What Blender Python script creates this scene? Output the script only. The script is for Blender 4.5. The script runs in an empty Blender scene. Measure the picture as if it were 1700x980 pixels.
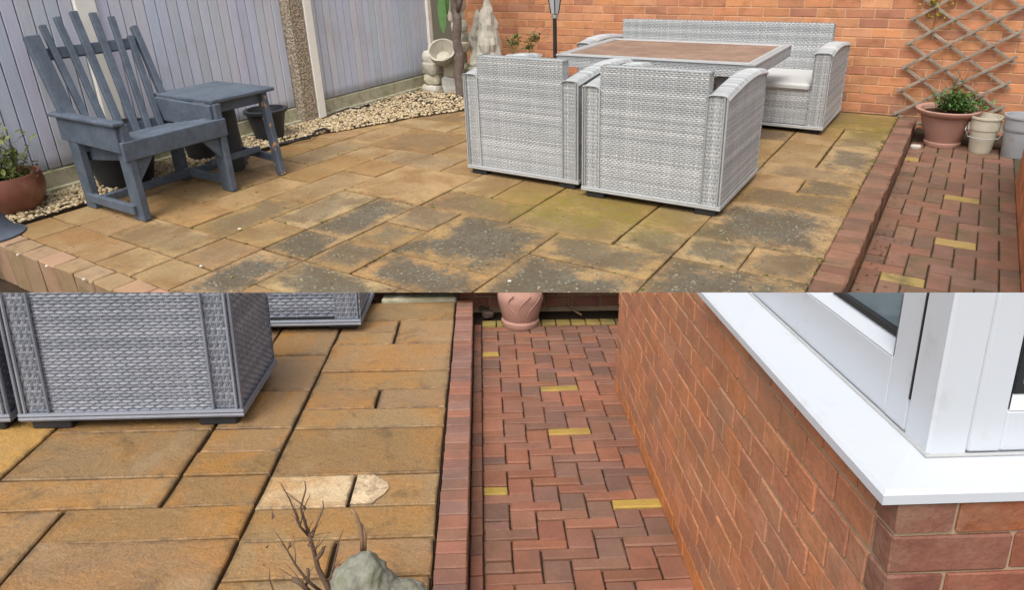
import bpy, bmesh, math, random
import numpy as np
from mathutils import Matrix, Vector
random.seed(7)
scene = bpy.context.scene
C = scene.collection
R = math.radians

# ------------------------------------------------------------------ cameras of the place
# Two terraces are seen at once: the far one is level, the near one falls away from the viewer.
FOC, CX, CY = 1150.0, 850.0, 400.0            # in pixels of a 1700 x 980 picture
class View:
    """local frame of one terrace: X along its back wall, Y along its kerb, Z up, eye at (0,0,h)"""
    def __init__(s, pitch, roll, yaw, h):
        s.h = h
        cp, sp, cr, sr, c, sn = math.cos(pitch), math.sin(pitch), math.cos(roll), math.sin(roll), math.cos(yaw), math.sin(yaw)
        A = np.array([[1, 0, 0], [0, -sp, -cp], [0, cp, -sp]])
        B = np.array([[c, sn, 0], [-sn, c, 0], [0, 0, 1]])
        s.R = np.array([[cr, -sr, 0], [sr, cr, 0], [0, 0, 1]]) @ A @ B
    def ray(s, x, y): return s.R.T @ np.array([(x-CX)/FOC, (y-CY)/FOC, 1.0])
    def g(s, x, y, z=0.0):
        d = s.ray(x, y); t = (z-s.h)/d[2]; return Vector((d[0]*t, d[1]*t, z))
    def onX(s, x, y, X):
        d = s.ray(x, y); t = X/d[0]; return Vector((X, d[1]*t, s.h+d[2]*t))
    def onY(s, x, y, Y):
        d = s.ray(x, y); t = Y/d[1]; return Vector((d[0]*t, Y, s.h+d[2]*t))
U = View(R(23.045), R(-2.251), R(33.562), 1.70)
L = View(math.atan(327/1150), 0.0, math.atan(-55/math.hypot(1150, 327)), 1.36)
EYE = Vector((0, 0, U.h))

cam_d = bpy.data.cameras.new('camera'); cam = bpy.data.objects.new('camera', cam_d); C.objects.link(cam)
m = Matrix.Identity(4)
for i, (row, sg) in enumerate(((0, 1), (1, -1), (2, -1))):
    for j in range(3): m[j][i] = sg*float(U.R[row][j])
m.translation = EYE
cam.matrix_world = m
cam_d.sensor_fit = 'HORIZONTAL'; cam_d.sensor_width = 36.0
cam_d.lens = 36.0*FOC/1700.0
cam_d.shift_y = (CY-490.0)/1700.0
cam_d.clip_start = 0.02; cam_d.clip_end = 500
scene.camera = cam

# ------------------------------------------------------------------ light
world = bpy.data.worlds.new('World'); scene.world = world; world.use_nodes = True
wt = world.node_tree; wt.nodes.clear()
SUN_EL, SUN_AZ = R(60), R(172)                # azimuth clockwise from +Y
sky = wt.nodes.new('ShaderNodeTexSky'); sky.sky_type = 'NISHITA'; sky.sun_disc = False
sky.sun_elevation = SUN_EL; sky.sun_rotation = SUN_AZ; sky.dust_density = 6.0; sky.air_density = 1.0; sky.ozone_density = 1.0
hs = wt.nodes.new('ShaderNodeHueSaturation'); hs.inputs['Saturation'].default_value = 0.35
bg = wt.nodes.new('ShaderNodeBackground'); bg.inputs['Strength'].default_value = 0.15
wo = wt.nodes.new('ShaderNodeOutputWorld')
wt.links.new(sky.outputs[0], hs.inputs['Color']); wt.links.new(hs.outputs[0], bg.inputs[0]); wt.links.new(bg.outputs[0], wo.inputs[0])
sd = bpy.data.lights.new('sun', 'SUN'); sd.energy = 1.1; sd.angle = R(32); sd.color = (1.0, 0.96, 0.90)
sun = bpy.data.objects.new('sun', sd); C.objects.link(sun)
sdir = Vector((math.sin(SUN_AZ)*math.cos(SUN_EL), math.cos(SUN_AZ)*math.cos(SUN_EL), math.sin(SUN_EL)))
sun.rotation_euler = sdir.to_track_quat('Z', 'Y').to_euler(); sun.location = (0, 0, 8)
vs = scene.view_settings
vs.view_transform = 'Standard'; vs.look = 'None'; vs.gamma = 1.0; vs.use_curve_mapping = False; vs.exposure = 0.45
scene.render.engine = 'CYCLES'

# ------------------------------------------------------------------ materials
class NT:
    def __init__(s, name):
        s.m = bpy.data.materials.new(name); s.m.use_nodes = True; s.t = s.m.node_tree; s.t.nodes.clear()
        s.out = s.n('OutputMaterial'); s.b = s.n('BsdfPrincipled'); s.l(s.b.outputs[0], s.out.inputs[0])
    def n(s, ty, **k):
        x = s.t.nodes.new('ShaderNode'+ty)
        for a, v in k.items(): setattr(x, a, v)
        return x
    def l(s, a, b): s.t.links.new(a, b)
    def put(s, sock, v):
        if isinstance(v, bpy.types.NodeSocket): s.l(v, sock)
        elif isinstance(v, (tuple, list)) and len(v) == 3 and sock.type == 'RGBA': sock.default_value = (*v, 1)
        else: sock.default_value = v
    def math(s, op, a, b=0.0, clamp=False):
        x = s.n('Math', operation=op, use_clamp=clamp); s.put(x.inputs[0], a); s.put(x.inputs[1], b); return x.outputs[0]
    def mix(s, f, a, b, mode='MIX'):
        x = s.n('Mix', data_type='RGBA', blend_type=mode); s.put(x.inputs[0], f); s.put(x.inputs[6], a); s.put(x.inputs[7], b); return x.outputs[2]
    def ramp(s, v, lo, hi, smooth=True):
        x = s.n('MapRange', interpolation_type='SMOOTHSTEP' if smooth else 'LINEAR')
        s.put(x.inputs[0], v); x.inputs[1].default_value = lo; x.inputs[2].default_value = hi; return x.outputs[0]
    def pos(s): return s.n('NewGeometry').outputs['Position']
    def objc(s): return s.n('TexCoord').outputs['Object']
    def noise(s, vec, scale, detail=4, rough=.55, dist=0.0):
        x = s.n('TexNoise'); s.l(vec, x.inputs['Vector']); x.inputs['Scale'].default_value = scale; x.inputs['Detail'].default_value = detail
        x.inputs['Roughness'].default_value = rough; x.inputs['Distortion'].default_value = dist; return x.outputs[0]
    def map(s, vec, sc):
        x = s.n('Mapping'); s.l(vec, x.inputs[0]); x.inputs['Scale'].default_value = sc; return x.outputs[0]
    def voro(s, vec, scale, feature='F1'):
        x = s.n('TexVoronoi', feature=feature); s.l(vec, x.inputs['Vector']); x.inputs['Scale'].default_value = scale; return x
    def info(s): return s.n('ObjectInfo')
    def scale(s, col, f):
        x = s.n('VectorMath', operation='SCALE'); s.put(x.inputs[0], col); s.put(x.inputs[3], f); return x.outputs[0]
    def bump(s, h, strength=.4, dist=.004):
        x = s.n('Bump'); s.put(x.inputs['Height'], h); x.inputs['Strength'].default_value = strength; x.inputs['Distance'].default_value = dist
        s.l(x.outputs[0], s.b.inputs['Normal'])
    def fin(s, col, rough=.8, spec=.3, metal=0.0):
        s.put(s.b.inputs['Base Color'], col); s.put(s.b.inputs['Roughness'], rough); s.b.inputs['Specular IOR Level'].default_value = spec
        s.b.inputs['Metallic'].default_value = metal; return s.m

def m_piece(name, rough=.85, var=.35, grain=60, spot=None, bump=.5, bscale=40, blotch=None, spec=.25, bdist=.004):
    """a piece (brick, paver, stone) coloured by its object colour, with grain, blotches and relief"""
    t = NT(name); p = t.pos(); oi = t.info()
    n1 = t.noise(p, 9, 5, .6); n2 = t.noise(p, grain, 4, .7)
    f = t.math('ADD', t.math('MULTIPLY', n1, var*1.6), t.math('MULTIPLY', n2, var*1.2)); f = t.math('ADD', f, 1.0-var*1.4)
    col = t.scale(oi.outputs['Color'], f)
    if blotch: col = t.mix(t.math('MULTIPLY', t.ramp(t.noise(p, 5, 6, .65), .5, .72), blotch[1]), col, blotch[0])
    if spot:
        v = t.voro(p, spot[1]); col = t.mix(t.math('MULTIPLY', t.ramp(v.outputs[0], spot[3], .0), spot[2]), col, spot[0])
    h = t.math('ADD', t.noise(p, bscale, 6, .65), t.math('MULTIPLY', t.noise(p, bscale*.2, 3), .8))
    t.bump(h, bump, bdist)
    return t.fin(col, rough, spec)

def m_slab(name, dirty):
    t = NT(name); oi = t.info(); pw = t.pos()
    off = t.n('CombineXYZ'); t.l(t.math('MULTIPLY', oi.outputs['Random'], 37.0), off.inputs[0]); t.l(t.math('MULTIPLY', oi.outputs['Random'], 91.0), off.inputs[2])
    ad = t.n('VectorMath', operation='ADD'); t.l(pw, ad.inputs[0]); t.l(off.outputs[0], ad.inputs[1]); p = ad.outputs[0]
    uv = t.n('TexCoord').outputs['UV']; sp = t.n('SeparateXYZ'); t.l(uv, sp.inputs[0])
    du = t.math('MINIMUM', sp.outputs[0], t.math('SUBTRACT', 1.0, sp.outputs[0])); dv = t.math('MINIMUM', sp.outputs[1], t.math('SUBTRACT', 1.0, sp.outputs[1]))
    d = t.math('MINIMUM', du, dv)
    n1 = t.noise(p, 3.2, 6, .62, .4); n2 = t.noise(p, 17, 6, .7); n3 = t.noise(p, 110, 3, .7); n4 = t.noise(p, 45, 5, .8)
    base = oi.outputs['Color']
    rust = t.mix(t.math('MULTIPLY', t.ramp(n1, .42, .68), .6 if dirty else .65), base, (.36, .165, .035))
    grey = t.mix(t.math('MULTIPLY', t.ramp(n2, .50, .72), .35), rust, (.20, .15, .095))
    f = t.math('ADD', t.math('MULTIPLY', n3, .9), .55)
    col = t.scale(grey, f)
    speck = t.math('MULTIPLY', t.ramp(n4, .57, .70), .55)
    grit = t.noise(p, 320, 2, .6); col = t.scale(col, t.math('ADD', t.math('MULTIPLY', grit, .8), .6))
    col = t.mix(speck, col, (.075, .055, .032))
    if dirty:
        edge = t.math('ADD', t.math('MULTIPLY', d, 2.6), t.math('MULTIPLY', t.math('SUBTRACT', n1, .5), 2.0))
        edge = t.math('ADD', edge, t.math('MULTIPLY', t.math('SUBTRACT', n2, .5), 1.3))
        alg = t.math('MULTIPLY', t.ramp(edge, -.06, .58), oi.outputs['Alpha'])
        alg = t.math('MULTIPLY', alg, t.ramp(t.math('ADD', n4, t.math('MULTIPLY', n3, .6)), .46, .92))
        dk = t.mix(t.ramp(n4, .40, .62), (.024, .025, .027), (.17, .16, .12))
        col = t.mix(t.math('MULTIPLY', alg, 1.15, True), col, dk)
        grime = t.math('MULTIPLY', t.ramp(t.math('ADD', n1, t.math('MULTIPLY', n4, .45)), .55, .95), t.math('ADD', t.math('MULTIPLY', oi.outputs['Alpha'], .55), .28))
        col = t.mix(grime, col, (.105, .082, .048))
        v = t.voro(p, 34); lich = t.math('MULTIPLY', t.ramp(v.outputs[0], .34, .08), t.ramp(n2, .43, .58)); lich = t.math('MULTIPLY', lich, oi.outputs['Alpha'])
        col = t.mix(t.math('MULTIPLY', lich, .95, True), col, (.40, .37, .24))
        # damp, mossy green where the stones stay wet: in front of the armchairs and by the far wall
        mx = t.n('VectorMath', operation='DISTANCE'); t.l(t.map(pw, (.55, 1, 0)), mx.inputs[0]); mx.inputs[1].default_value = (-1.12, 4.0, 0)
        my = t.n('VectorMath', operation='DISTANCE'); t.l(t.map(pw, (1, .7, 0)), my.inputs[0]); my.inputs[1].default_value = (-.7, 5.1, 0)
        ms = t.math('MAXIMUM', t.ramp(mx.outputs[1], .62, .15), t.ramp(my.outputs[1], .62, .15))
        ms = t.math('MULTIPLY', ms, t.ramp(t.math('ADD', n2, t.math('MULTIPLY', n4, .5)), .52, .92))
        col = t.mix(t.math('MULTIPLY', ms, .85, True), col, (.205, .165, .018))
    else:
        stain = t.math('MULTIPLY', t.ramp(t.noise(p, 6.5, 6, .7, .6), .54, .72), .6)
        col = t.mix(stain, col, (.085, .062, .035))
        pale = t.math('MULTIPLY', t.ramp(t.noise(t.map(p, (1.7, 1.7, 1)), 3.1, 5, .6), .56, .70), .35)
        col = t.mix(pale, col, (.36, .26, .15))
    edgeD = t.math('MULTIPLY', t.ramp(d, .05, .0), .55 if not dirty else .25)
    col = t.mix(t.math('MULTIPLY', edgeD, t.ramp(n2, .35, .65)), col, (.05, .035, .02))
    h = t.math('ADD', t.math('MULTIPLY', n1, 3.0), t.math('ADD', n2, t.math('MULTIPLY', n3, .35)))
    t.bump(h, .8, .008)
    rg = t.ramp(n2, .2, .9); rg = t.math('ADD', t.math('MULTIPLY', rg, .3), .45 if not dirty else .5)
    return t.fin(col, rg, .35)

def m_plain(name, col, rough=.6, var=.15, scale=20, spec=.4, bump=.15, bscale=60, metal=0.0, stain=None):
    t = NT(name); p = t.pos(); n = t.noise(p, scale, 5, .6)
    f = t.math('ADD', t.math('MULTIPLY', n, var*2), 1-var)
    c = t.scale((*col,), f) if False else t.mix(t.math('MULTIPLY', n, 1.0), tuple(x*(1-var) for x in col), tuple(min(1, x*(1+var)) for x in col))
    if stain: c = t.mix(t.math('MULTIPLY', t.ramp(t.noise(p, stain[1], 6, .7), stain[3], stain[3]+.14), stain[2]), c, stain[0])
    if bump: t.bump(t.noise(p, bscale, 5, .6), bump, .003)
    return t.fin(c, rough, spec, metal)

def m_rattan(name, cols, dark):
    t = NT(name); g = t.n('NewGeometry'); p = g.outputs['Position']
    r = t.n('ValToRGB'); t.l(g.outputs['Random Per Island'], r.inputs[0]); e = r.color_ramp.elements
    e[0].color = (*cols[0], 1); e[1].color = (*cols[-1], 1)
    for i, c in enumerate(cols[1:-1]):
        x = e.new((i+1)/(len(cols)-1)); x.color = (*c, 1)
    n = t.noise(p, 190, 3, .7); n2 = t.noise(p, 7, 4)
    c = t.scale(r.outputs[0], t.math('ADD', t.math('MULTIPLY', n, .75), .62))
    c = t.mix(t.math('MULTIPLY', t.ramp(n2, .45, .7), .25), c, dark)
    t.bump(n, .2, .001)
    return t.fin(c, .5, .4)

def m_foliage(name, a, b):
    t = NT(name); g = t.n('NewGeometry')
    c = t.mix(g.outputs['Random Per Island'], a, b)
    m_ = t.fin(c, .5, .4); t.b.inputs['Subsurface Weight'].default_value = 0.0
    return m_

def m_islands(name, cols, rough=.8):
    t = NT(name); g = t.n('NewGeometry'); r = t.n('ValToRGB'); t.l(g.outputs['Random Per Island'], r.inputs[0]); e = r.color_ramp.elements
    e[0].color = (*cols[0], 1); e[1].color = (*cols[-1], 1)
    for i, c in enumerate(cols[1:-1]):
        x = e.new((i+1)/(len(cols)-1)); x.color = (*c, 1)
    n = t.noise(g.outputs['Position'], 80, 4, .7)
    c = t.scale(r.outputs[0], t.math('ADD', t.math('MULTIPLY', n, .8), .6)); t.bump(n, .4, .003)
    return t.fin(c, rough, .3)

def m_paint(name, col, wood, chip, grain_axis=(1, 1, 1)):
    """painted timber: brush grain, faded patches, chips down to the wood"""
    t = NT(name); p = t.objc(); oi = t.info()
    g = t.noise(t.map(p, grain_axis), 30, 5, .65); n = t.noise(t.pos(), 6, 5, .6); ch = t.noise(t.pos(), 14, 6, .72, .3)
    c = t.mix(t.ramp(n, .35, .7), tuple(x*.82 for x in col), tuple(min(1, x*1.18) for x in col))
    c = t.mix(t.math('MULTIPLY', t.ramp(g, .42, .72), .45), c, tuple(x*.5 for x in col))
    c = t.mix(t.math('MULTIPLY', t.ramp(t.noise(t.pos(), 38, 6, .8), .60, .70), .35), c, tuple(min(1, x*1.9+.03) for x in col))
    c = t.mix(t.ramp(ch, .76-chip, .79-chip), c, wood)
    t.bump(t.math('ADD', g, t.math('MULTIPLY', ch, .4)), .35, .003)
    return t.fin(c, .62, .35)

def m_fence():
    t = NT('fence_paint'); p = t.pos(); oi = t.info()
    g = t.noise(t.map(p, (14, 14, 1.2)), 5, 5, .65); n = t.noise(t.map(p, (1, 1, .6)), 3, 5, .6)
    c = t.scale(oi.outputs['Color'], t.math('ADD', t.math('MULTIPLY', g, .34), .84))
    c = t.mix(t.math('MULTIPLY', t.ramp(n, .5, .72), .28), c, (.40, .33, .33))
    z = t.n('SeparateXYZ'); t.l(p, z.inputs[0])
    lowm = t.math('MULTIPLY', t.ramp(t.math('ADD', z.outputs[2], t.math('MULTIPLY', g, -.10)), .26, .17), .5)
    c = t.mix(lowm, c, (.10, .10, .055))
    t.bump(g, .4, .004)
    return t.fin(c, .7, .25)

def m_concrete(name, col, moss=.5, pebble=False):
    t = NT(name); p = t.pos(); n = t.noise(p, 7, 6, .7); n2 = t.noise(p, 60, 4, .7)
    c = t.mix(n2, tuple(x*.75 for x in col), tuple(min(1, x*1.2) for x in col))
    c = t.mix(t.math('MULTIPLY', t.ramp(n, .42, .66), moss), c, (.17, .16, .055))
    c = t.mix(t.math('MULTIPLY', t.ramp(t.noise(p, 11, 6, .75), .55, .7), .5), c, (.07, .06, .04))
    h = n2
    if pebble:
        v = t.voro(p, 46); c = t.mix(t.ramp(v.outputs[0], .25, .6), t.mix(.25, c, v.outputs[1], 'MULTIPLY'), (.26, .215, .155)); h = t.math('MULTIPLY', v.outputs[0], -2.0)
    t.bump(h, .6, .008)
    return t.fin(c, .9, .2)

def m_glass():
    t = NT('window_glass'); t.b.inputs['IOR'].default_value = 1.5
    p = t.pos(); c = t.mix(t.noise(p, 5, 4), (.13, .18, .20), (.22, .28, .31))  # reflected sky painted into the pane as pale blue-grey base tones
    return t.fin(c, .03, .9)

M = dict(
    slab_dirty=m_slab('weathered_sandstone', True), slab_clean=m_slab('washed_sandstone', False),
    brick=m_piece('wall_brick', .85, .30, 70, None, .5, 45, ((.20, .075, .035), .45)),
    brick_house=m_piece('house_brick', .66, .55, 80, ((.12, .07, .05), 60, .5, .16), 1.0, 38, ((.27, .165, .11), .6), bdist=.004, spec=.4),
    paver=m_piece('block_paver', .58, .42, 90, ((.42, .33, .27), 130, .55, .22), .5, 120, ((.14, .095, .075), .5), bdist=.002),
    paver_old=m_piece('mossy_block_paver', .85, .36, 80, ((.36, .27, .2), 100, .35, .2), .5, 90, ((.115, .095, .052), .9)),
    kerb_old=m_piece('mossy_kerb_brick', .85, .34, 70, ((.33, .25, .2), 90, .3, .2), .55, 60, ((.12, .095, .055), .75)),
    stone=m_piece('garden_stone', .9, .4, 40, None, .8, 22, ((.20, .19, .12), .5), bdist=.012),
    mortar=m_plain('mortar', (.58, .37, .22), .95, .25, 30, .1, .5, 80),
    mortar_house=m_plain('pale_mortar', (.36, .265, .175), .95, .3, 30, .1, .6, 80),
    bed=m_plain('dirty_joint_sand', (.055, .042, .024), .95, .5, 40, .1, .5, 80, stain=((.09, .085, .02), 8, .7, .5)),
    bed_dark=m_plain('dark_joint_sand', (.042, .030, .020), .95, .5, 40, .1, .5, 80),
    soil=m_plain('soil', (.05, .036, .024), .95, .5, 25, .1, .8, 30),
    rattan=m_rattan('grey_rattan', [(.42, .435, .44), (.27, .285, .29), (.37, .38, .38), (.50, .505, .50), (.32, .33, .335)], (.27, .285, .29)),
    rattan_blue=m_rattan('slate_rattan', [(.205, .225, .265), (.135, .15, .185), (.18, .195, .23), (.26, .275, .31), (.16, .175, .21)], (.095, .105, .125)),
    core=m_plain('dark_wicker_core', (.10, .10, .105), .8, .2), core_light=m_plain('wicker_core', (.24, .245, .25), .7, .2),  # solid cores behind the weave, dark so its gaps look shaded
    pad=m_plain('pale_seat_weave', (.50, .50, .49), .7, .12, 60),
    foot=m_plain('black_plastic', (.022, .023, .026), .5, .2),
    plank=m_paint('brown_table_plank', (.27, .18, .13), (.36, .27, .22), -.4, (.6, 9, 9)),
    paint=m_paint('slate_blue_paint', (.095, .118, .152), (.24, .19, .165), .06, (1, 1, 1)),
    paint_worn=m_paint('chipped_slate_paint', (.090, .112, .145), (.46, .24, .10), .19, (1, 1, 1)),
    fence=m_fence(), white_post=m_plain('white_post', (.86, .84, .77), .8, .12, 10, .2, .3, 60, stain=((.35, .33, .2), 9, .6, .6)),
    gravelboard=m_concrete('mossy_concrete', (.50, .47, .34), .5), pebbledash=m_concrete('pebbledash', (.62, .53, .41), .12, True),
    terracotta=m_plain('terracotta', (.42, .19, .125), .85, .2, 12, .2, .3, 50, stain=((.50, .36, .30), 6, .6, .5)),
    terracotta_pink=m_plain('pink_terracotta', (.40, .225, .175), .8, .18, 9, .25, .3, 45, stain=((.26, .17, .14), 7, .6, .52)),
    rust_pot=m_plain('brown_glazed_pot', (.20, .075, .045), .45, .3, 9, .5, .2, 40, stain=((.30, .15, .09), 5, .6, .5)),
    black_pot=m_plain('black_pot', (.022, .025, .029), .5, .25, 10, .4, .1),
    grey_pot=m_plain('charcoal_pot', (.055, .058, .062), .75, .3, 14, .3, .3, 50),
    cream_bucket=m_plain('cream_bucket', (.55, .51, .40), .55, .12, 8, .4, .1, 40, stain=((.30, .26, .17), 7, .5, .58)),
    grey_bucket=m_plain('grey_bucket', (.36, .37, .39), .5, .15, 8, .4, .1, 40, stain=((.22, .21, .2), 6, .5, .55)),
    zinc=m_plain('zinc', (.45, .46, .47), .4, .15, 20, .5, .1, 40, .8),
    lattice=m_paint('weathered_batten', (.30, .245, .19), (.40, .36, .31), .07, (1, 1, 1)),
    bark=m_plain('bark', (.15, .115, .095), .95, .4, 18, .1, .9, 24, stain=((.26, .23, .2), 12, .7, .5)),
    twig=m_plain('dry_twig', (.13, .085, .06), .9, .4, 30, .1, .4), twig_pale=m_plain('straw_twig', (.27, .17, .10), .9, .3, 30, .1, .4),
    leaf=m_foliage('leaf_green', (.03, .085, .015), (.10, .21, .045)), leaf_dull=m_foliage('leaf_olive', (.07, .09, .02), (.17, .20, .05)),
    bigleaf=m_plain('broad_leaf', (.085, .19, .05), .45, .35, 22, .5, .3, 40), leaf_yellow=m_foliage('leaf_yellow', (.30, .26, .03), (.42, .33, .06)),
    pebble=m_islands('cream_pebbles', [(.50, .40, .24), (.58, .48, .32), (.38, .27, .14), (.62, .54, .40), (.46, .36, .21), (.54, .42, .25), (.28, .20, .12)]),
    lampblack=m_plain('lamp_black', (.02, .02, .022), .45, .2, 10, .5, .1), lampglass=m_plain('lantern_glass', (.45, .47, .48), .12, .05, 5, .8, 0),
    upvc=m_plain('white_upvc', (.54, .57, .61), .32, .03, 6, .5, .03, 30, stain=((.40, .41, .40), 9, .35, .56)), upvc_seal=m_plain('sealant', (.42, .425, .42), .6, .1, 30, .3, .2),
    gasket=m_plain('gasket_and_dark_backing', (.02, .021, .023), .5, .1), glass=m_glass(),
    moss=m_plain('moss', (.085, .095, .02), .95, .4, 60, .1, .5), litter=m_islands('leaf_litter', [(.08, .05, .025), (.16, .10, .05), (.05, .035, .02), (.22, .15, .08)]),
    statue=m_plain('mossy_stone', (.215, .212, .17), .95, .45, 70, .15, 1.0, 110, stain=((.14, .155, .085), 18, .6, .50)),
    cable=m_plain('black_cable', (.015, .015, .016), .6, .2),
    unseen_soil=m_plain('damp_soil_ground', (.07, .06, .04), .95, .4, 3, .1, .6, 10),
)

# ------------------------------------------------------------------ mesh helpers
class MB:
    def __init__(s): s.v = []; s.f = []; s.uv = None
    def box(s, x0, x1, y0, y1, z0, z1, ch=0.0):
        if ch <= 0:
            b = len(s.v); s.v += [(x, y, z) for z in (z0, z1) for y in (y0, y1) for x in (x0, x1)]
            s.f += [tuple(b+i for i in q) for q in ((0, 2, 3, 1), (4, 5, 7, 6), (0, 1, 5, 4), (2, 6, 7, 3), (0, 4, 6, 2), (1, 3, 7, 5))]
        else:
            bm = bmesh.new(); bmesh.ops.create_cube(bm, size=1)
            for v in bm.verts: v.co = Vector(((x0+x1)/2+v.co.x*(x1-x0), (y0+y1)/2+v.co.y*(y1-y0), (z0+z1)/2+v.co.z*(z1-z0)))
            bmesh.ops.bevel(bm, geom=list(bm.edges), offset=ch, segments=1, affect='EDGES', profile=.5)
            s.bm(bm)
        return s
    def bm(s, bm):
        b = len(s.v); bm.verts.index_update(); s.v += [tuple(v.co) for v in bm.verts]
        s.f += [tuple(b+v.index for v in f.verts) for f in bm.faces]; bm.free()
    def beam(s, p, q, w, h, up=(0, 0, 1), ch=.004):
        p, q = Vector(p), Vector(q); d = q-p; l = d.length; d.normalize(); u = Vector(up); x = d.cross(u)
        if x.length < 1e-5: x = d.cross(Vector((1, 0, 0)))
        x.normalize(); u = x.cross(d)
        t = MB(); t.box(-w/2, w/2, 0, l, -h/2, h/2, ch); b = len(s.v)
        s.v += [tuple(p+x*a+d*b_+u*c) for a, b_, c in t.v]; s.f += [tuple(b+i for i in f) for f in t.f]; return s
    def tube(s, pts, rad, seg=6, cap=True):
        pts = [Vector(p) for p in pts]; n = len(pts); rr = rad if isinstance(rad, (list, tuple)) else [rad]*n
        b = len(s.v); od = (pts[-1]-pts[0]); pu = Vector((0, 1, 0)) if abs(od.z) > .75*od.length else Vector((0, 0, 1))
        for i, p in enumerate(pts):
            d = (pts[min(i+1, n-1)]-pts[max(i-1, 0)]).normalized(); x = d.cross(pu)
            if x.length < 1e-3: x = d.cross(Vector((1, 0, 0)))
            x.normalize(); y = x.cross(d)
            for k in range(seg):
                a = 2*math.pi*k/seg; s.v.append(tuple(p+(x*math.cos(a)+y*math.sin(a))*rr[i]))
        for i in range(n-1):
            for k in range(seg):
                a, c = b+i*seg+k, b+i*seg+(k+1) % seg; s.f.append((a, c, c+seg, a+seg))
        if cap: s.f.append(tuple(b+k for k in range(seg))[::-1]); s.f.append(tuple(b+(n-1)*seg+k for k in range(seg)))
        return s
    def lathe(s, prof, c=(0, 0, 0), seg=36, jit=0.0, sx=1, sy=1):
        b = len(s.v); n = len(prof)
        for r, z in prof:
            for k in range(seg):
                a = 2*math.pi*k/seg; j = 1+random.uniform(-jit, jit); s.v.append((c[0]+r*j*math.cos(a)*sx, c[1]+r*j*math.sin(a)*sy, c[2]+z))
        for i in range(n-1):
            for k in range(seg):
                a, d = b+i*seg+k, b+i*seg+(k+1) % seg; s.f.append((a, d, d+seg, a+seg))
        s.f.append(tuple(b+k for k in range(seg))[::-1]); s.f.append(tuple(b+(n-1)*seg+k for k in range(seg))); return s
    def prism(s, poly, O, A, B, N, t):
        """polygon (a,b) in plane O+aA+bB, thickness t along N"""
        O, A, B, N = map(Vector, (O, A, B, N)); b = len(s.v); n = len(poly)
        for k in (0, t):
            for a, c in poly: s.v.append(tuple(O+A*a+B*c+N*k))
        s.f.append(tuple(b+i for i in range(n))[::-1]); s.f.append(tuple(b+n+i for i in range(n)))
        for i in range(n): j = (i+1) % n; s.f.append((b+i, b+j, b+n+j, b+n+i))
        return s
    def weave(s, O, Ax, Ay, N, W, H, pitch, stake, amp, top=None, over=.50):
        """woven strands running along Ax, stacked along Ay"""
        O, Ax, Ay, N = map(Vector, (O, Ax, Ay, N)); rows = max(1, round(H/pitch)); pt = H/rows; ns = max(2, round(W/stake)); seg = ns*3
        for r in range(rows):
            v0 = (r+.5)*pt; run = []
            for k in range(seg+1):
                u = W*k/seg
                if top and v0+pt*.4 > top(u):
                    s._strip(run); run = []; continue
                a = amp*math.cos(math.pi*u/W*ns+math.pi*r); w = over*pt*(1+.06*random.uniform(-1, 1)); dv = pt*.06*random.uniform(-1, 1)
                P = O+Ax*u+Ay*(v0+dv)
                run.append((P-Ay*w+N*(a-.6*amp), P+N*(a+.8*amp), P+Ay*w+N*(a-.6*amp)))
            s._strip(run)
        for k in range(ns+1):          # upright stakes that the strands pass over and under
            u = min(max(W*k/ns, .004), W-.004); hh = min(H, top(u)-.004) if top else H
            if hh > .02:
                e = .26*W/ns; P = O+Ax*u; s._strip([(P-Ax*e-N*.4*amp, P+N*.55*amp, P+Ax*e-N*.4*amp), (P-Ax*e-N*.4*amp+Ay*hh, P+N*.55*amp+Ay*hh, P+Ax*e-N*.4*amp+Ay*hh)])
        return s
    def _strip(s, run):
        if len(run) < 2: return
        b = len(s.v)
        for t in run: s.v += [tuple(x) for x in t]
        for i in range(len(run)-1):
            q = b+3*i; s.f += [(q, q+3, q+4, q+1), (q+1, q+4, q+5, q+2)]
    def leaf(s, p, d, n, l, w, fold=.25):
        p, d, n = Vector(p), Vector(d).normalized(), Vector(n); x = d.cross(n)
        if x.length < 1e-4: x = d.cross(Vector((0, 0, 1)))
        x.normalize(); n = x.cross(d); b = len(s.v)
        for a, c, h in ((0, 0, 0), (.35, .5, fold*w), (.75, .38, fold*w*.6), (1, 0, -.1*l), (.75, -.38, fold*w*.6), (.35, -.5, fold*w), (.5, 0, 0)):
            s.v.append(tuple(p+d*(a*l)+x*(c*w)+n*h))
        s.f += [(b, b+1, b+6), (b+1, b+2, b+6), (b+2, b+3, b+6), (b+3, b+4, b+6), (b+4, b+5, b+6), (b+5, b, b+6)]
    def mesh(s, name, smooth=False):
        me = bpy.data.meshes.new(name); me.from_pydata(s.v, [], s.f)
        if s.uv:
            uv = me.uv_layers.new(name='UVMap'); co = [s.uv[l.vertex_index] for l in me.loops]
            uv.data.foreach_set('uv', [x for c in co for x in c])
        me.validate(); me.update()
        if smooth:
            me.polygons.foreach_set('use_smooth', [True]*len(me.polygons))
        return me

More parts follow.
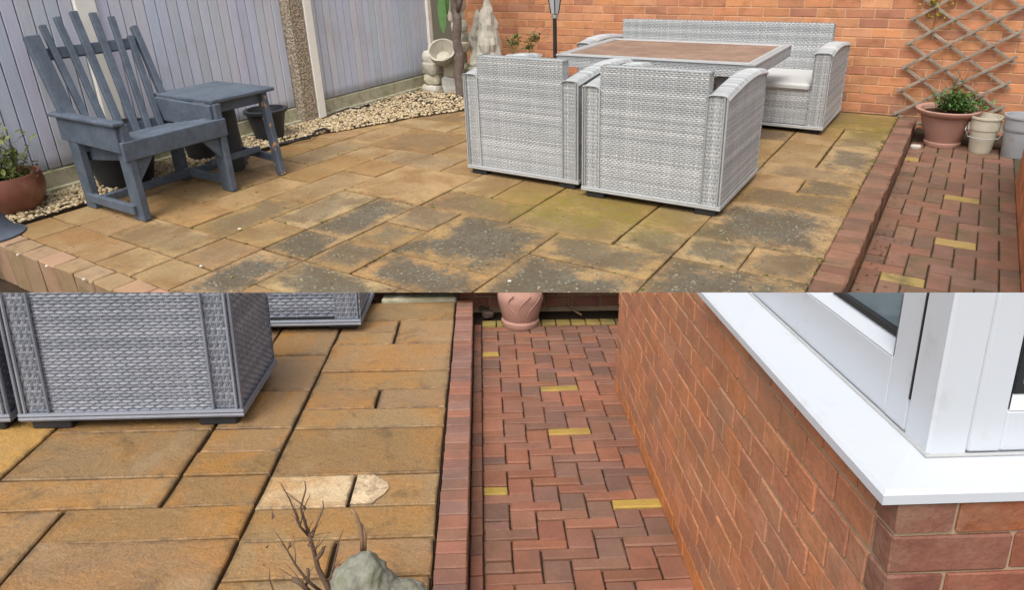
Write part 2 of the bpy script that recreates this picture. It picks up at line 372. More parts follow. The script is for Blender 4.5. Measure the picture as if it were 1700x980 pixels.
TOPS = {'up': [], 'lo': []}
SIDE = 'up'
def link(name, data, mat=None, parent=None, loc=None, rot=None, color=None):
    o = bpy.data.objects.new(name, data); C.objects.link(o)
    if mat is not None and data is not None and not data.materials: data.materials.append(M[mat])
    if parent is not None: o.parent = parent
    else: TOPS[SIDE].append(o)
    if loc is not None: o.location = loc
    if rot is not None: o.rotation_euler = rot
    if color is not None: o.color = color
    return o
def part(name, mb, mat, parent, smooth=False, stuff=False, label=None):
    o = link(name, mb.mesh(name, smooth), mat, parent)
    if stuff: o['kind'] = 'stuff'
    if label: o['label'] = label
    return o
def tag(o, label, cat, group=None):
    o['label'] = label; o['category'] = cat
    if group: o['group'] = group
    return o
def thing(name, label, cat, loc=(0, 0, 0), rz=0.0, group=None):
    return tag(link(name, None, None, None, loc, (0, 0, rz)), label, cat, group)
def structure(name, mb=None, mat=None):
    o = link(name, mb.mesh(name) if mb else None, mat); o['kind'] = 'structure'; return o
def shade_auto(me):   # smooth with a crease angle
    me.polygons.foreach_set('use_smooth', [True]*len(me.polygons))
    bm = bmesh.new(); bm.from_mesh(me)
    for e in bm.edges: e.smooth = not (len(e.link_faces) == 2 and e.calc_face_angle(0) > R(38))
    bm.to_mesh(me); bm.free()
def jig(c, k=.15, a=1.0):
    f = 1+random.uniform(-k, k); return (c[0]*f*(1+random.uniform(-.05, .05)), c[1]*f, c[2]*f*(1+random.uniform(-.05, .05)), a)

_bc = {}
def block_mesh(name, lx, ly, lz, ch, mat, variants=5, jit=.0025):
    """shared, slightly uneven chamfered block, centred on X/Y, top at z=0"""
    key = (name, round(lx, 3), round(ly, 3), round(lz, 3), mat)
    if key not in _bc:
        out = []
        for k in range(variants):
            mb = MB(); mb.box(-lx/2, lx/2, -ly/2, ly/2, -lz, 0, ch)
            mb.v = [(x+random.uniform(-jit, jit), y+random.uniform(-jit, jit), z+random.uniform(-jit, jit)*.6) for x, y, z in mb.v]
            me = mb.mesh(name); me.materials.append(M[mat]); out.append(me)
        _bc[key] = out
    return random.choice(_bc[key])

def slab(parent, x0, x1, y0, y1, mat, color, gap=.010, z=0.0, th=.04, jit=.004, gy=None):
    gy = gap if gy is None else gy; x0 += gap/2; x1 -= gap/2; y0 += gy/2; y1 -= gy/2
    lx, ly = x1-x0, y1-y0; cx, cy = (x0+x1)/2, (y0+y1)/2; j = lambda k=jit: random.uniform(-k, k)
    P = [(0, 0), (.5, 0), (1, 0), (1, .5), (1, 1), (.5, 1), (0, 1), (0, .5)]
    mb = MB(); mb.uv = []; c = .005
    Q = [((a-.5)*lx+j(), (b-.5)*ly+j()) for a, b in P]
    for k, (zz, ins) in enumerate(((0, c), (-.004, .001), (-th, 0))):
        for (x, y), (a, b) in zip(Q, P):
            sx = (-1 if a == 1 else 1 if a == 0 else 0)*ins; sy = (-1 if b == 1 else 1 if b == 0 else 0)*ins
            mb.v.append((x+sx, y+sy, zz)); mb.uv.append((a, b))
    n = 8; mb.f.append(tuple(range(n)))
    for k in (0, 1):
        for i in range(n): q = (i+1) % n; mb.f.append((k*n+i, (k+1)*n+i, (k+1)*n+q, k*n+q))
    return link('slab', mb.mesh('slab'), mat, parent, (cx, cy, z+random.uniform(-.003, .002)), (random.uniform(-.003, .003), random.uniform(-.003, .003), 0), color)

# ====================================================================================================
#                                   FAR TERRACE  (level, before cleaning)
# ====================================================================================================
SIDE = 'up'
PZ = -.14                                      # level of the brick path beside it
gnd = structure('unseen_ground', MB().box(-60, 60, -60, 60, -3.2, -3.0), 'unseen_soil')  # unseen sheet added under both terraces, keeps light from coming up from below

GX = lambda i: -.495-.381*i
GY = lambda j: 2.49+.3625*j if j < 7 else 5.0275+.345*(j-7)
patio = structure('patio')
bed = MB().box(-5.52, -.500, 1.83, 7.93, -.30, -.022); part('joint_bed', bed, 'bed', patio)
TAN = [(.37, .24, .108), (.35, .215, .085), (.40, .27, .13), (.33, .20, .075), (.38, .255, .12), (.32, .21, .10)]
rects = [(7, 8, -2, 0, 1.0), (5, 7, -1, 0, .9), (5, 7, -2, -1, .2), (4, 6, 0, 1, .95), (4, 5, -2, 0, .9), (4, 6, 1, 3, 1.0), (6, 7, 0, 1, .75), (6, 7, 1, 2, .6), (6, 7, 2, 3, .55),
         (7, 8, 0, 1, .95), (7, 8, 1, 3, .95), (8, 9, 0, 1, .3), (8, 9, -1, 0, .3), (8, 9, 1, 3, .55), (8, 9, -2, -1, .15), (9, 11, -1, 0, .35), (9, 10, 0, 2, .5), (9, 10, 2, 4, .25), (10, 12, 0, 1, .2), (10, 11, 1, 3, .12),
         (10, 11, 3, 5, .08), (7, 9, 3, 5, .12), (9, 10, 4, 5, .1), (8, 10, 5, 6, .3), (5, 7, 3, 4, .55), (6, 7, 4, 6, .25), (5, 6, 4, 6, .25), (3, 5, 3, 4, .45), (3, 5, 4, 6, .35), (2, 3, 3, 4, .7), (2, 3, 4, 6, .35),
         (2, 4, 2, 3, .75), (2, 4, 0, 2, 1.0), (1, 2, 3, 4, .8), (0, 1, 3, 4, .65), (0, 2, 1, 3, .95), (0, 2, 4, 6, 1.0), (0, 2, 6, 7, .6), (1, 2, 7, 8, .1), (0, 1, 7, 8, .7), (0, 2, 8, 9, .45), (1, 2, 9, 11, .15),
         (0, 1, 9, 11, .8), (1, 2, 11, 13, .2), (0, 1, 11, 13, .6), (0, 2, 13, 15, .55)]
occ = {}
for r in rects:
    for i in range(r[0], r[1]):
        for j in range(r[2], r[3]): occ[(i, j)] = 1
for j in range(-2, 15):
    for i in range(0, 13):
        if (i, j) in occ: continue
        w, h = random.choice(((1, 1), (2, 1), (1, 2), (2, 2), (2, 1), (1, 2)))
        while w > 1 and any((i+a, j+b) in occ or i+a > 12 for a in range(w) for b in range(h)): w -= 1
        while h > 1 and any((i+a, j+b) in occ or j+b > 14 for a in range(w) for b in range(h)): h -= 1
        for a in range(w):
            for b in range(h): occ[(i+a, j+b)] = 1
        rects.append((i, i+w, j, j+h, random.choice((.05, .1, .2, .35)) if i > 6 else random.uniform(.2, .6)))
for i0, i1, j0, j1, d in rects:
    y0 = max(GY(j0), 1.835); y1 = min(GY(j1), 7.9)
    if y1-y0 < .03: continue
    c = jig(random.choice(TAN), .10, d)
    slab(patio, GX(i1), GX(i0), y0, y1, 'slab_dirty', c, gap=random.uniform(.006, .013), gy=random.uniform(.004, .011))

# kerbs of bricks on edge
def kerb_line(parent, p, d, length, across, pitch, height, mat, pal, out_batter=0.0, z=0.0, dark_every=0):
    """bricks side by side from p along unit d; they lie across to the right of d"""
    p, d = Vector(p), Vector(d); r = Vector((d.y, -d.x, 0)); n = int(length/pitch)
    ang = math.atan2(-d.x, d.y)
    for k in range(n):
        me = block_mesh('brick', across, pitch-.008, height, .008, mat, 5, .004)
        q = p+d*((k+.5)*pitch)+r*(across/2); q.z = z+random.uniform(-.003, .003)
        link('brick', me, None, parent, q, (random.uniform(-.01, .01), random.uniform(-.008, .008), ang+random.uniform(-.02, .02)), jig(random.choice(pal), .16))
KERB = [(0.215, 0.112, 0.073), (0.232, 0.125, 0.086), (0.189, 0.099, 0.065), (0.206, 0.112, 0.079), (0.172, 0.099, 0.067)]
ku = thing('brick_kerb', 'weathered red brick kerb between the stained patio and the mossy path', 'kerb')
part('mortar_bed', MB().box(-.488, -.343, 3.2, 7.86, -.30, -.012), 'bed_dark', ku)
kerb_line(ku, (-.497, 3.2, 0), (0, 1, 0), 4.66, .162, .115, .27, 'kerb_old', KERB)
kf = thing('brick_kerb', 'moss-covered brick kerb at the front left corner of the stained patio', 'kerb')
part('mortar_bed', MB().box(-6.2, -2.9, 1.69, 1.83, -.32, -.015), 'bed_dark', kf)
kerb_line(kf, (-6.2, 1.835, 0), (1, 0, 0), 3.3, .155, .215, .30, 'kerb_old', [(.36, .225, .145), (.33, .21, .13), (.37, .22, .15), (.32, .21, .12)])
structure('front_strip', MB().box(-6.4, -2.9, .2, 1.69, -.40, -.30), 'soil')

# brick path with herringbone pavers
PAV = [(0.192, 0.108, 0.074), (0.176, 0.098, 0.064), (0.212, 0.116, 0.08), (0.16, 0.094, 0.066), (0.188, 0.11, 0.078), (0.152, 0.093, 0.064), (0.204, 0.104, 0.068)]
def herringbone(parent, x0, x1, y0, y1, u, v, z, mat, pal, yellow, ycol, gap=.008, xwall=None):
    """90 degree herringbone: blocks of 2u x v and u x 2v in a u,v grid"""
    nx, ny = int(math.ceil((x1-x0)/u))+1, int(math.ceil((y1-y0)/v))+1; done = set(); k = 0
    def put(xa, xb, ya, yb, key):
        if xwall and yb < xwall[1]:
            xb = min(xb, xwall[0])
        xa, xb, ya, yb = max(xa, x0), min(xb, x1), max(ya, y0), min(yb, y1)
        if xb-xa < .018 or yb-ya < .018: return
        me = block_mesh('paver', xb-xa-gap, yb-ya-gap, .05, .004, mat, 4, .0015)
        c = jig(ycol, .10) if key in hits else jig(random.choice(pal), .12)
        link('paver', me, None, parent, ((xa+xb)/2, (ya+yb)/2, z+random.uniform(-.003, .003)), (random.uniform(-.006, .006), random.uniform(-.006, .006), random.uniform(-.008, .008)), c)
    cand = [('h', i, j) for j in range(-2, ny+2) for i in range(-2, nx+2) if (i+j) % 4 == 0]
    hits = {min(cand, key=lambda k: (x0+(k[1]+1)*u-q[0])**2+(2*(y0+(k[2]+.5)*v-q[1]))**2) for q in yellow}
    for j in range(-2, ny+2):
        for i in range(-2, nx+2):
            ph = (i+j) % 4      # horizontal blocks start where ph==0, vertical ones where ph==2 (covering two rows)
            if ph == 0: put(x0+i*u, x0+(i+2)*u, y0+j*v, y0+(j+1)*v, ('h', i, j))
            if ph == 2 and True: put(x0+i*u, x0+(i+1)*u, y0+j*v, y0+(j+2)*v, ('v', i, j))
path = structure('brick_path')
part('sand_bed', MB().box(-.334, .478, 3.2, 7.92, PZ-.2, PZ-.016), 'bed', path)
YU = [U.g(*p, PZ) for p in ((1562, 402), (1578, 332), (1520, 265), (1500, 458))]
herringbone(path, -.330, .47, 3.3, 7.9, .116, .118, PZ, 'paver_old', PAV, YU, (.33, .235, .085), .009)

# back garden wall: real bricks
def brick_wall(parent, axis, origin, length, z0, z1, bl, bh, proud, mat, pal, limit, skip=None, thick=.06, mort=.011, half0=0.0, ch=.003, bj=.0016, vm=None, cj=.10):
    vm = mort if vm is None else vm
    """stretcher bond. axis 'x': face looks to -Y ; axis 'y': face looks to -X"""
    items = []; nz = int(round((z1-z0)/bh))
    for r in range(nz):
        s0 = -bl*(.5 if r % 2 else 0)-half0
        k = 0
        while s0+k*bl < length:
            a, b = max(0, s0+k*bl), min(length, s0+(k+1)*bl); k += 1
            if b-a > .03: items.append((a, b, z0+r*bh))
    vis = [t for t in items if not (skip and skip(t))]; rest = [t for t in items if skip and skip(t)]
    rest += vis[limit:]; vis = vis[:limit]
    for a, b, z in vis:
        l = round(b-a-vm, 3); key = ('wb', axis, l, bh, mat)
        if key not in _bc:
            vs_ = []
            for q in range(6):
                mb = MB()
                if axis == 'x': mb.box(-l/2, l/2, 0, thick, 0, bh-mort, ch)
                else: mb.box(0, thick, -l/2, l/2, 0, bh-mort, ch)
                mb.v = [(x+random.uniform(-1, 1)*bj, y+random.uniform(-1, 1)*bj, zz+random.uniform(-1, 1)*bj) for x, y, zz in mb.v]
                me = mb.mesh('brick'); me.materials.append(M[mat]); vs_.append(me)
            _bc[key] = vs_
        c = (a+b)/2; pr = random.uniform(0, .002)
        p = Vector(origin)+(Vector((c, -pr, 0)) if axis == 'x' else Vector((-pr, c, 0))); p.z = z
        link('brick', random.choice(_bc[key]), None, parent, p, None, jig(pal(z, c), cj))
    if rest:
        mb = MB()
        for a, b, z in rest:
            if axis == 'x': mb.box(origin[0]+a, origin[0]+b-mort, origin[1], origin[1]+thick, z, z+bh-mort)
            else: mb.box(origin[0], origin[0]+thick, origin[1]+a, origin[1]+b-mort, z, z+bh-mort)
        o = part('brickwork', mb, mat, parent, stuff=True); o.color = (.50, .215, .10, 1)
WYU = 7.93
bw = thing('brick_wall', 'long orange brick garden wall behind the rattan sofa', 'wall')
part('mortar', MB().box(-6.1, 1.3, WYU+.005, WYU+.20, -.30, 1.98), 'mortar', bw)
ORB = [(.58, .27, .135), (.56, .25, .125), (.60, .29, .15), (.53, .235, .12), (.58, .28, .15), (.50, .22, .12), (.58, .26, .12)]
DKB = [(.42, .20, .12), (.45, .20, .115), (.38, .18, .11)]
def pal_back(z, c): return random.choice(DKB if (z < .12 and random.random() < .5) or random.random() < .1 else ORB)
brick_wall(bw, 'x', (-6.1, WYU, 0), 7.3, -.28, 1.98, .268, .0925, .0, 'brick', pal_back, 300,
           skip=lambda t: t[2] > 1.17 or t[0] < .25 or t[0] > 6.75 or (2.55 < t[0] < 4.7 and t[2] < .52))

# right-hand house wall, its corner just inside the frame
hw = thing('house_wall', 'narrow strip of orange house wall at the right edge beside the mossy path', 'wall')
part('mortar', MB().box(.482, .70, 3.2, 6.44, PZ-.1, 1.0), 'mortar', hw)
brick_wall(hw, 'y', (.47, 3.2, 0), 3.25, PZ-.06, .95, .268, .0925, .0, 'brick', lambda z, c: (.50, .19, .085), 120, thick=.05)

# fence: panels of upright boards, gravel boards, posts
XF = -6.03
FCOL = [(.55, .585, .675), (.53, .57, .66), (.565, .595, .685), (.54, .575, .67)]
def fence_panel(y0, y1, label):
    t = thing('wooden_fence', label, 'fence', group='lilac grey fence panels')
    n = round((y1-y0)/.103); pt = (y1-y0)/n
    for k in range(n):
        me = block_mesh('board', .022, pt-.009, 1.75, .003, 'fence', 4, .001)
        link('board', me, None, t, (XF+.011+random.uniform(-.002, .002), y0+(k+.5)*pt, 1.95), (0, random.uniform(-.002, .002), random.uniform(-.015, .015)), jig(random.choice(FCOL), .02))
    rl = MB()
    for z in (.45, 1.0, 1.6): rl.box(XF-.06, XF-.018, y0, y1, z, z+.07)
    part('rail', rl, 'fence', t); part('dark_groove_sheet', MB().box(XF-.016, XF-.003, y0, y1, .19, 1.96), 'gasket', t)  # black sheet added behind the boards so their grooves look shaded
    g = MB().box(XF-.03, XF+.028, y0-.02, y1+.02, -.05, .185, .006); gb = part('gravel_board', g, 'gravelboard', t)
    part('concrete_lip', MB().box(XF+.03, XF+.075, y0-.02, y1+.02, -.05, .055, .008), 'gravelboard', t)
fence_panel(.60, 2.95, 'leftmost lilac fence panel, behind the slatted garden chair back')
fence_panel(3.13, 5.06, 'middle lilac fence panel behind the chair table, left of the pebbled post')
fence_panel(5.32, 7.25, 'far lilac fence panel right of the pebbled post, above the pale gravel')
tag(link('fence_post', MB().box(XF-.04, XF+.055, 2.955, 3.118, -.1, 2.0, .006).mesh('fence_post'), 'white_post'), 'bright white fence post seen through the chair back slats', 'post', 'fence posts')
pp = thing('fence_post', 'brown pebbled concrete fence post with a white painted edge', 'post', group='fence posts')
mb = MB(); mb.box(XF+.0, XF+.13, 4.96, 5.165, -.05, 2.05, .02); part('pebbled_pillar', mb, 'pebbledash', pp)
part('white_edge', MB().box(XF-.03, XF+.135, 5.168, 5.275, -.05, 2.0, .006), 'white_post', pp)
tag(link('fence_post', MB().box(XF-.04, XF+.06, 7.255, 7.33, -.05, 2.0, .006).mesh('fence_post'), 'white_post'), 'slim white fence post at the far end, beside the stacked stones', 'post', 'fence posts')

# gravel border
edge = [(-5.50, .9), (-5.50, 2.5), (-5.53, 4.3), (-5.49, 4.66), (-5.37, 4.87), (-5.21, 5.28), (-5.03, 5.76), (-4.75, 6.2), (-4.3, 6.75), (-3.9, 7.85)]
def edge_x(y):
    for (xa, ya), (xb, yb) in zip(edge, edge[1:]):
        if ya <= y <= yb: return xa+(xb-xa)*(y-ya)/(yb-ya)
    return -5.5
mb = MB()
ico = bmesh.new(); bmesh.ops.create_icosphere(ico, subdivisions=1, radius=1); iv = [v.co.copy() for v in ico.verts]; jf = [[v.index for v in f.verts] for f in ico.faces]; ico.free()
for k in range(9000):
    y = 1.7+6.15*random.random()**.9; x0, x1 = XF+.08, edge_x(y)
    x = random.uniform(x0, x1)+random.gauss(0, .012); s_ = random.uniform(.009, .021)
    rx = Matrix.Rotation(random.uniform(0, 6.28), 3, 'Z') @ Matrix.Rotation(random.uniform(-.6, .6), 3, 'X'); sc = (s_*random.uniform(.8, 1.4), s_, s_*random.uniform(.5, .8))
    b = len(mb.v); c = Vector((x, y, .012+random.uniform(-.004, .028)*(1 if x < x1-.03 else .3)))
    for v in iv: mb.v.append(tuple(c+rx @ Vector((v.x*sc[0], v.y*sc[1], v.z*sc[2]))))
    mb.f += [tuple(b+i for i in f) for f in jf]
gv = link('gravel', mb.mesh('gravel', True), 'pebble'); gv['kind'] = 'stuff'; gv['label'] = 'cream pebble gravel along the foot of the fence'; gv['category'] = 'gravel'
mb = MB(); n = len(edge)
mb.prism([(XF+.02, .9)]+edge+[(XF+.02, 7.85)], (0, 0, -.2), (1, 0, 0), (0, 1, 0), (0, 0, 1), .209); structure('gravel_bed', mb, 'soil')

# ------------------------------------------------------------------ rattan furniture
def rattan_seat(t, W, D, Hb, Ha, aw, mat, core, z0=.055, seat_h=.42, pitch=.0135, stake=.0165, bt=.11, amp=.0020):
    """facing +Y, back at y=0, centred on X; parts under t"""
    h = W/2; top = lambda y: Ha+(.050*math.sin(min(1, y/(D*.62))*math.pi/2) if y < D*.62 else .050-.035*((y-D*.62)/(D*.38))**2)
    X, Y, Z = Vector((1, 0, 0)), Vector((0, 1, 0)), Vector((0, 0, 1))
    iw = W-2*aw
    c = MB(); c.box(-h+aw+.006, h-aw-.006, .014, bt-.014, z0+.01, Hb-.012); c.box(-h+aw, h-aw, bt-.01, D-.05, z0+.01, seat_h-.012)
    part('frame', c, core, t)
    # backrest: strands on both faces and over the top edge
    b = MB(); b.weave((-h+aw, .012, z0), X, Z, -Y, iw, Hb-z0, pitch, stake, amp)
    part('woven_back', b, mat, t, stuff=True)
    b = MB(); b.weave((-h+aw, bt-.012, seat_h), X, Z, Y, iw, Hb-seat_h, pitch, stake, amp)
    b.weave((-h+aw, .012, Hb-.008), X, Y, Z, iw, bt-.024, pitch, stake, amp*.7)
    b.weave((-h+aw+.004, .012, Ha-.05), Y, Z, -X, bt-.024, Hb-Ha+.05, pitch, stake, amp*.6); b.weave((h-aw-.004, .012, Ha-.05), Y, Z, X, bt-.024, Hb-Ha+.05, pitch, stake, amp*.6)
    part('backrest', b, mat, t, stuff=True)
    for sg in (-1, 1):
        xo, xi = sg*h, sg*(h-aw)
        poly = [(0.014, z0+.01)]+[(.014+(D-.028)*k/14, top(D*k/14)-.014) for k in range(15)]+[(D-.014, z0+.01)]
        c = MB(); c.prism(poly, (min(xo, xi)+.012, 0, 0), Y, Z, X, aw-.024); a = part('arm', c, core, t)
        w = MB(); w.weave((xo-sg*.010, 0, z0), Y, Z, X*sg, D, Ha+.08-z0, pitch, stake, amp, top=lambda u: top(u)-z0-.012)
        part('woven_side', w, mat, a, stuff=True)
        w = MB(); w.weave((xi+sg*.010, bt, seat_h), Y, Z, -X*sg, D-bt, Ha+.08-seat_h, pitch, stake, amp, top=lambda u: top(u+bt)-seat_h-.012)
        # ends: strands running upright
        x0_ = min(xo, xi)
        w.weave((x0_, .010, z0), Z, X, -Y, Ha-z0-.004, aw, .0105, .026, amp)
        w.weave((x0_, D-.010, z0), Z, X, Y, top(D)-z0-.004, aw, .0105, .026, amp)
        part('woven_end', w, mat, a, stuff=True)
        # padded top: strands laid across the arm following its arch
        w = MB(); N = int(D/.0115)
        for k in range(N+2):
            y = D*(k-.0)/N; y = min(y, D); zt = top(y); e = .0068; run = []
            for q in range(9):
                uu = q/8; xx = x0_-.006+(aw+.012)*uu; dz = -.026*(abs(2*uu-1))**5.0
                run.append((Vector((xx, y-e, zt+dz-.0012)), Vector((xx, y, zt+dz+.0014)), Vector((xx, y+e, zt+dz-.0012))))
            w._strip(run)
        for xx in (xo, xi):
            w.tube([(xx, D*k/12, top(D*k/12)-.030) for k in range(13)], .009, 6)
        part('arm_top', w, mat, a, stuff=True)
    # front apron, seat
    w = MB(); w.weave((-h+aw, D-.045, z0), X, Z, Y, iw, seat_h-z0, pitch, stake, amp); part('front_apron', w, mat, t, stuff=True)
    s_ = MB(); s_.box(-h+aw+.01, h-aw-.01, bt+.005, D-.02, seat_h-.012, seat_h+.055, .02); part('seat', s_, 'pad', t)
    # rim strands round the foot and corner posts
    e = MB()
    for dz in (0, .014): e.tube([(-h, 0, z0+dz), (h, 0, z0+dz), (h, D, z0+dz), (-h, D, z0+dz), (-h, 0, z0+dz)], .0095, 6)
    for sx in (-1, 1):
        e.tube([(sx*(h-.004), .002, z0), (sx*(h-.004), .002, Ha-.01)], .007, 6); e.tube([(sx*(h-.022), .000, z0), (sx*(h-.022), .000, Ha-.01)], .006, 6)
        e.tube([(sx*(h-aw), .001, z0), (sx*(h-aw), .001, Ha)], .006, 6)
    part('rim', e, mat, t)
    for sx in (-1, 1):
        for yy in (.05, D-.11):
            part('foot', MB().box(sx*(h-.10)-.07, sx*(h-.10)+.07, yy-.04, yy+.06, 0, z0+.012, .005), 'foot', t)
    part('base_board', MB().box(-h+.02, h-.02, .03, D-.03, z0-.012, z0+.02), 'foot', t)

c2 = thing('rattan_armchair', 'grey rattan armchair seen from behind, nearest to the kerb, in front of the table', 'armchair', (-1.708, 4.285, 0), R(.6), 'grey rattan furniture on the stained patio')
rattan_seat(c2, 1.005, .97, .94, .805, .130, 'rattan', 'core_light')
c1 = thing('rattan_armchair', 'grey rattan armchair seen from behind, the left one of the pair', 'armchair', (-2.790, 4.365, 0), R(.3), 'grey rattan furniture on the stained patio')
rattan_seat(c1, 1.005, .97, .945, .81, .130, 'rattan', 'core_light')
so = thing('rattan_sofa', 'long grey rattan sofa against the brick wall behind the table', 'sofa', (-2.28, 7.66, 0), R(180), 'grey rattan furniture on the stained patio')
rattan_seat(so, 2.52, .93, .895, .72, .15, 'rattan', 'core_light', seat_h=.40, pitch=.0165, stake=.020)

tb = thing('rattan_table', 'low grey rattan dining table with brown plank top between the seats', 'table', (-2.31, 6.30, 0))
tw, td, tz = 1.80, 1.22, .765
for k in range(6):
    y0 = -td/2+.075+k*(td-.15)/6; part('plank', MB().box(-tw/2+.085, tw/2-.085, y0+.002, y0+(td-.15)/6-.002, tz-.02, tz+.003, .003), 'plank', tb)
c = MB(); c.box(-tw/2+.012, tw/2-.012, -td/2+.012, td/2-.012, tz-.10, tz-.022); part('apron', c, 'core_light', tb)
w = MB(); X, Y, Z = Vector((1, 0, 0)), Vector((0, 1, 0)), Vector((0, 0, 1))
for sg in (-1, 1):
    w.weave((-tw/2, sg*(td/2-.008), tz-.10), X, Z, Y*sg, tw, .105, .0135, .0175, .0022); w.weave((sg*(tw/2-.008), -td/2, tz-.10), Y, Z, X*sg, td, .105, .0135, .0175, .0022)
    for k in range(5):
        w.tube([(-tw/2, sg*(td/2-.008-.016*k), tz+.002), (tw/2, sg*(td/2-.008-.016*k), tz+.002)], .0095, 6)
        w.tube([(sg*(tw/2-.008-.016*k), -td/2, tz+.003), (sg*(tw/2-.008-.016*k), td/2, tz+.003)], .0095, 6)
part('woven_rim', w, 'rattan', tb, stuff=True)
for sx in (-1, 1):
    for sy in (-1, 1): part('leg', MB().box(sx*.60-.045, sx*.60+.045, sy*.42-.045, sy*.42+.045, 0, tz-.10, .006), 'core_light', tb)

# ------------------------------------------------------------------ slatted garden chair with side table
ac = thing('garden_chair', 'slate blue slatted garden chair joined to a side table by the fence', 'chair', (0, 0, 0))
def bm_part(name, p, q, w, h, mat='paint', up=(0, 0, 1), ch=.006, par=ac, label=None):
    return part(name, MB().beam(p, q, w, h, up, ch), mat, par, label=label)
xf, xb, ya, yb, yt = -4.75, -5.36, 2.425, 3.15, 3.62
for (x, y) in ((xf, ya), (xf, yb), (xb, ya-.02), (xb, yb)):
    bm_part('leg', (x, y, 0), (x-.01, y, .69 if x == xf or y == yb else .66), .055, .125, up=(1, 0, 0))
# braces
for y in (ya, yb): bm_part('arm_panel', (xf+.02, y-.035, .590), (xb-.14, y-.035, .605), .035, .185)
bm_part('arm', (xf+.06, ya-.035, .70), (xb-.20, ya-.035, .70), .085, .026)
bm_part('front_apron', (xf+.045, ya-.05, .510), (xf+.045, yb+.04, .510), .035, .135)
bm_part('side_rail', (xf-.03, ya+.05, .47), (xb-.02, ya+.05, .40), .035, .10); bm_part('side_rail', (xf, yb, .47), (xb-.02, yb, .40), .035, .10)
bm_part('stretcher', (xf-.0, ya-.035, .085), (xb, ya-.035, .085), .04, .07)
bm_part('stretcher', (xb+.12, ya-.05, .08), (xb+.12, yt+.1, .08), .04, .06)
bm_part('stretcher', (xf-.02, yb, .085), (xb, yb, .085), .04, .06)
for k in range(5):
    f = k/5; x = xf-.01-.125*k; bm_part('seat_slat', (x, ya+.03, .565-.022*k), (x, yb-.03, .565-.022*k), .112, .024, up=(.18, 0, 1))
for (y, s_) in ((ya+.03, 1), (yb-.03, -1)):
    part('bracket', MB().prism([(0, 0), (.14*s_, 0), (0, -.17)], (xf+.0, y, .445), (0, 1, 0), (0, 0, 1), (1, 0, 0), .03), 'paint', ac)
tops = [(2.43, 1.235), (2.535, 1.30), (2.655, 1.345), (2.785, 1.372), (2.92, 1.350), (3.045, 1.312), (3.125, 1.16), (3.185, 1.225)]
bots = [2.43, 2.545, 2.645, 2.745, 2.85, 2.945, 3.05, 3.17]
for k, ((y, z), b) in enumerate(zip(tops, bots)):
    wd = .10 if k == 0 else .055 if k in (3, 4) else .046
    x1 = -5.33-.36*(z-.42)/.95
    bm_part('back_slat', (-5.33, b, .42), (x1, y, z), 0.034 if k not in (0, 7) else .055, wd, up=(0, 1, 0), ch=.004)
bm_part('back_rail', (-5.625, 2.45, 1.10), (-5.625, 3.16, 1.10), .03, .085, up=(-.35, 0, 1)); bm_part('back_rail', (-5.40, 2.42, .50), (-5.40, 3.18, .50), .03, .09, up=(-.35, 0, 1))
# joined side table
tt = part('table_top', MB().box(-5.47, -4.72, 3.12, 3.71, .690, .720, .006), 'paint', ac)
bm_part('table_apron', (-4.80, 3.16, .645), (-4.80, 3.68, .645), .03, .085); bm_part('table_apron', (-5.40, 3.16, .645), (-5.40, 3.68, .645), .03, .085); bm_part('table_apron', (-4.8, 3.655, .645), (-5.4, 3.655, .645), .03, .085)
bm_part('table_leg', (-4.70, yt, 0), (-4.78, yt, .69), .05, .075, 'paint_worn', (1, 0, 0), label='table leg with orange wood showing through chipped paint')
bm_part('table_leg', (-5.27, yt+.06, 0), (-5.33, yt+.03, .69), .05, .075, 'paint_worn', (1, 0, 0), label='rear table leg with peeling paint')
bm_part('stretcher', (-4.71, yt, .14), (-5.27, yt+.05, .14), .035, .06); bm_part('stretcher', (-4.93, yb, .20), (-4.93, yt, .20), .035, .05)

# ------------------------------------------------------------------ pots, buckets, plants
def pot(name, label, cat, c, prof, mat, group=None, soil=None, rim=None, seg=40):
    t = thing(name, label, cat, c, 0, group); me = MB().lathe(prof, seg=seg)
    o = part('body', me, mat, t); shade_auto(o.data)
    if soil: part('soil', MB().lathe([(.001, soil[1]-.012), (soil[0]-.002, soil[1]-.01), (soil[0]-.002, soil[1]), (.001, soil[1]+.006)], seg=24), 'soil', t)
    return t
def wall_prof(r0, r1, h, th=.012, lip=.0, bulge=0.0, floor=.02, n=8):
    p = [(.001, 0), (r0, 0)]
    for k in range(1, n+1):
        f = k/n; p.append((r0+(r1-r0)*f+bulge*math.sin(math.pi*f), h*f*(1 if not lip else (h-lip)/h)))
    if lip: p += [(r1+.022, h-lip+.004), (r1+.026, h-.004), (r1+.018, h)]
    p += [(r1-th, h), (r1-th-.004, h*.9), (r0-th+.3*(r1-r0), floor+h*.4), (.001, floor+h*.4)]
    return p
def leaves(mb, c, n, spread, size, up=.6, flat=.3):
    for k in range(n):
        a = random.uniform(0, 6.28); e = random.uniform(-.2, 1.2); d = Vector((math.cos(a)*math.cos(e), math.sin(a)*math.cos(e), math.sin(e)))
        p = Vector(c)+Vector((random.gauss(0, spread[0]), random.gauss(0, spread[1]), abs(random.gauss(0, spread[2]))))
        mb.leaf(p, d, (random.uniform(-.5, .5), random.uniform(-.5, .5), 1), size*random.uniform(.6, 1.3), size*random.uniform(.25, .5))
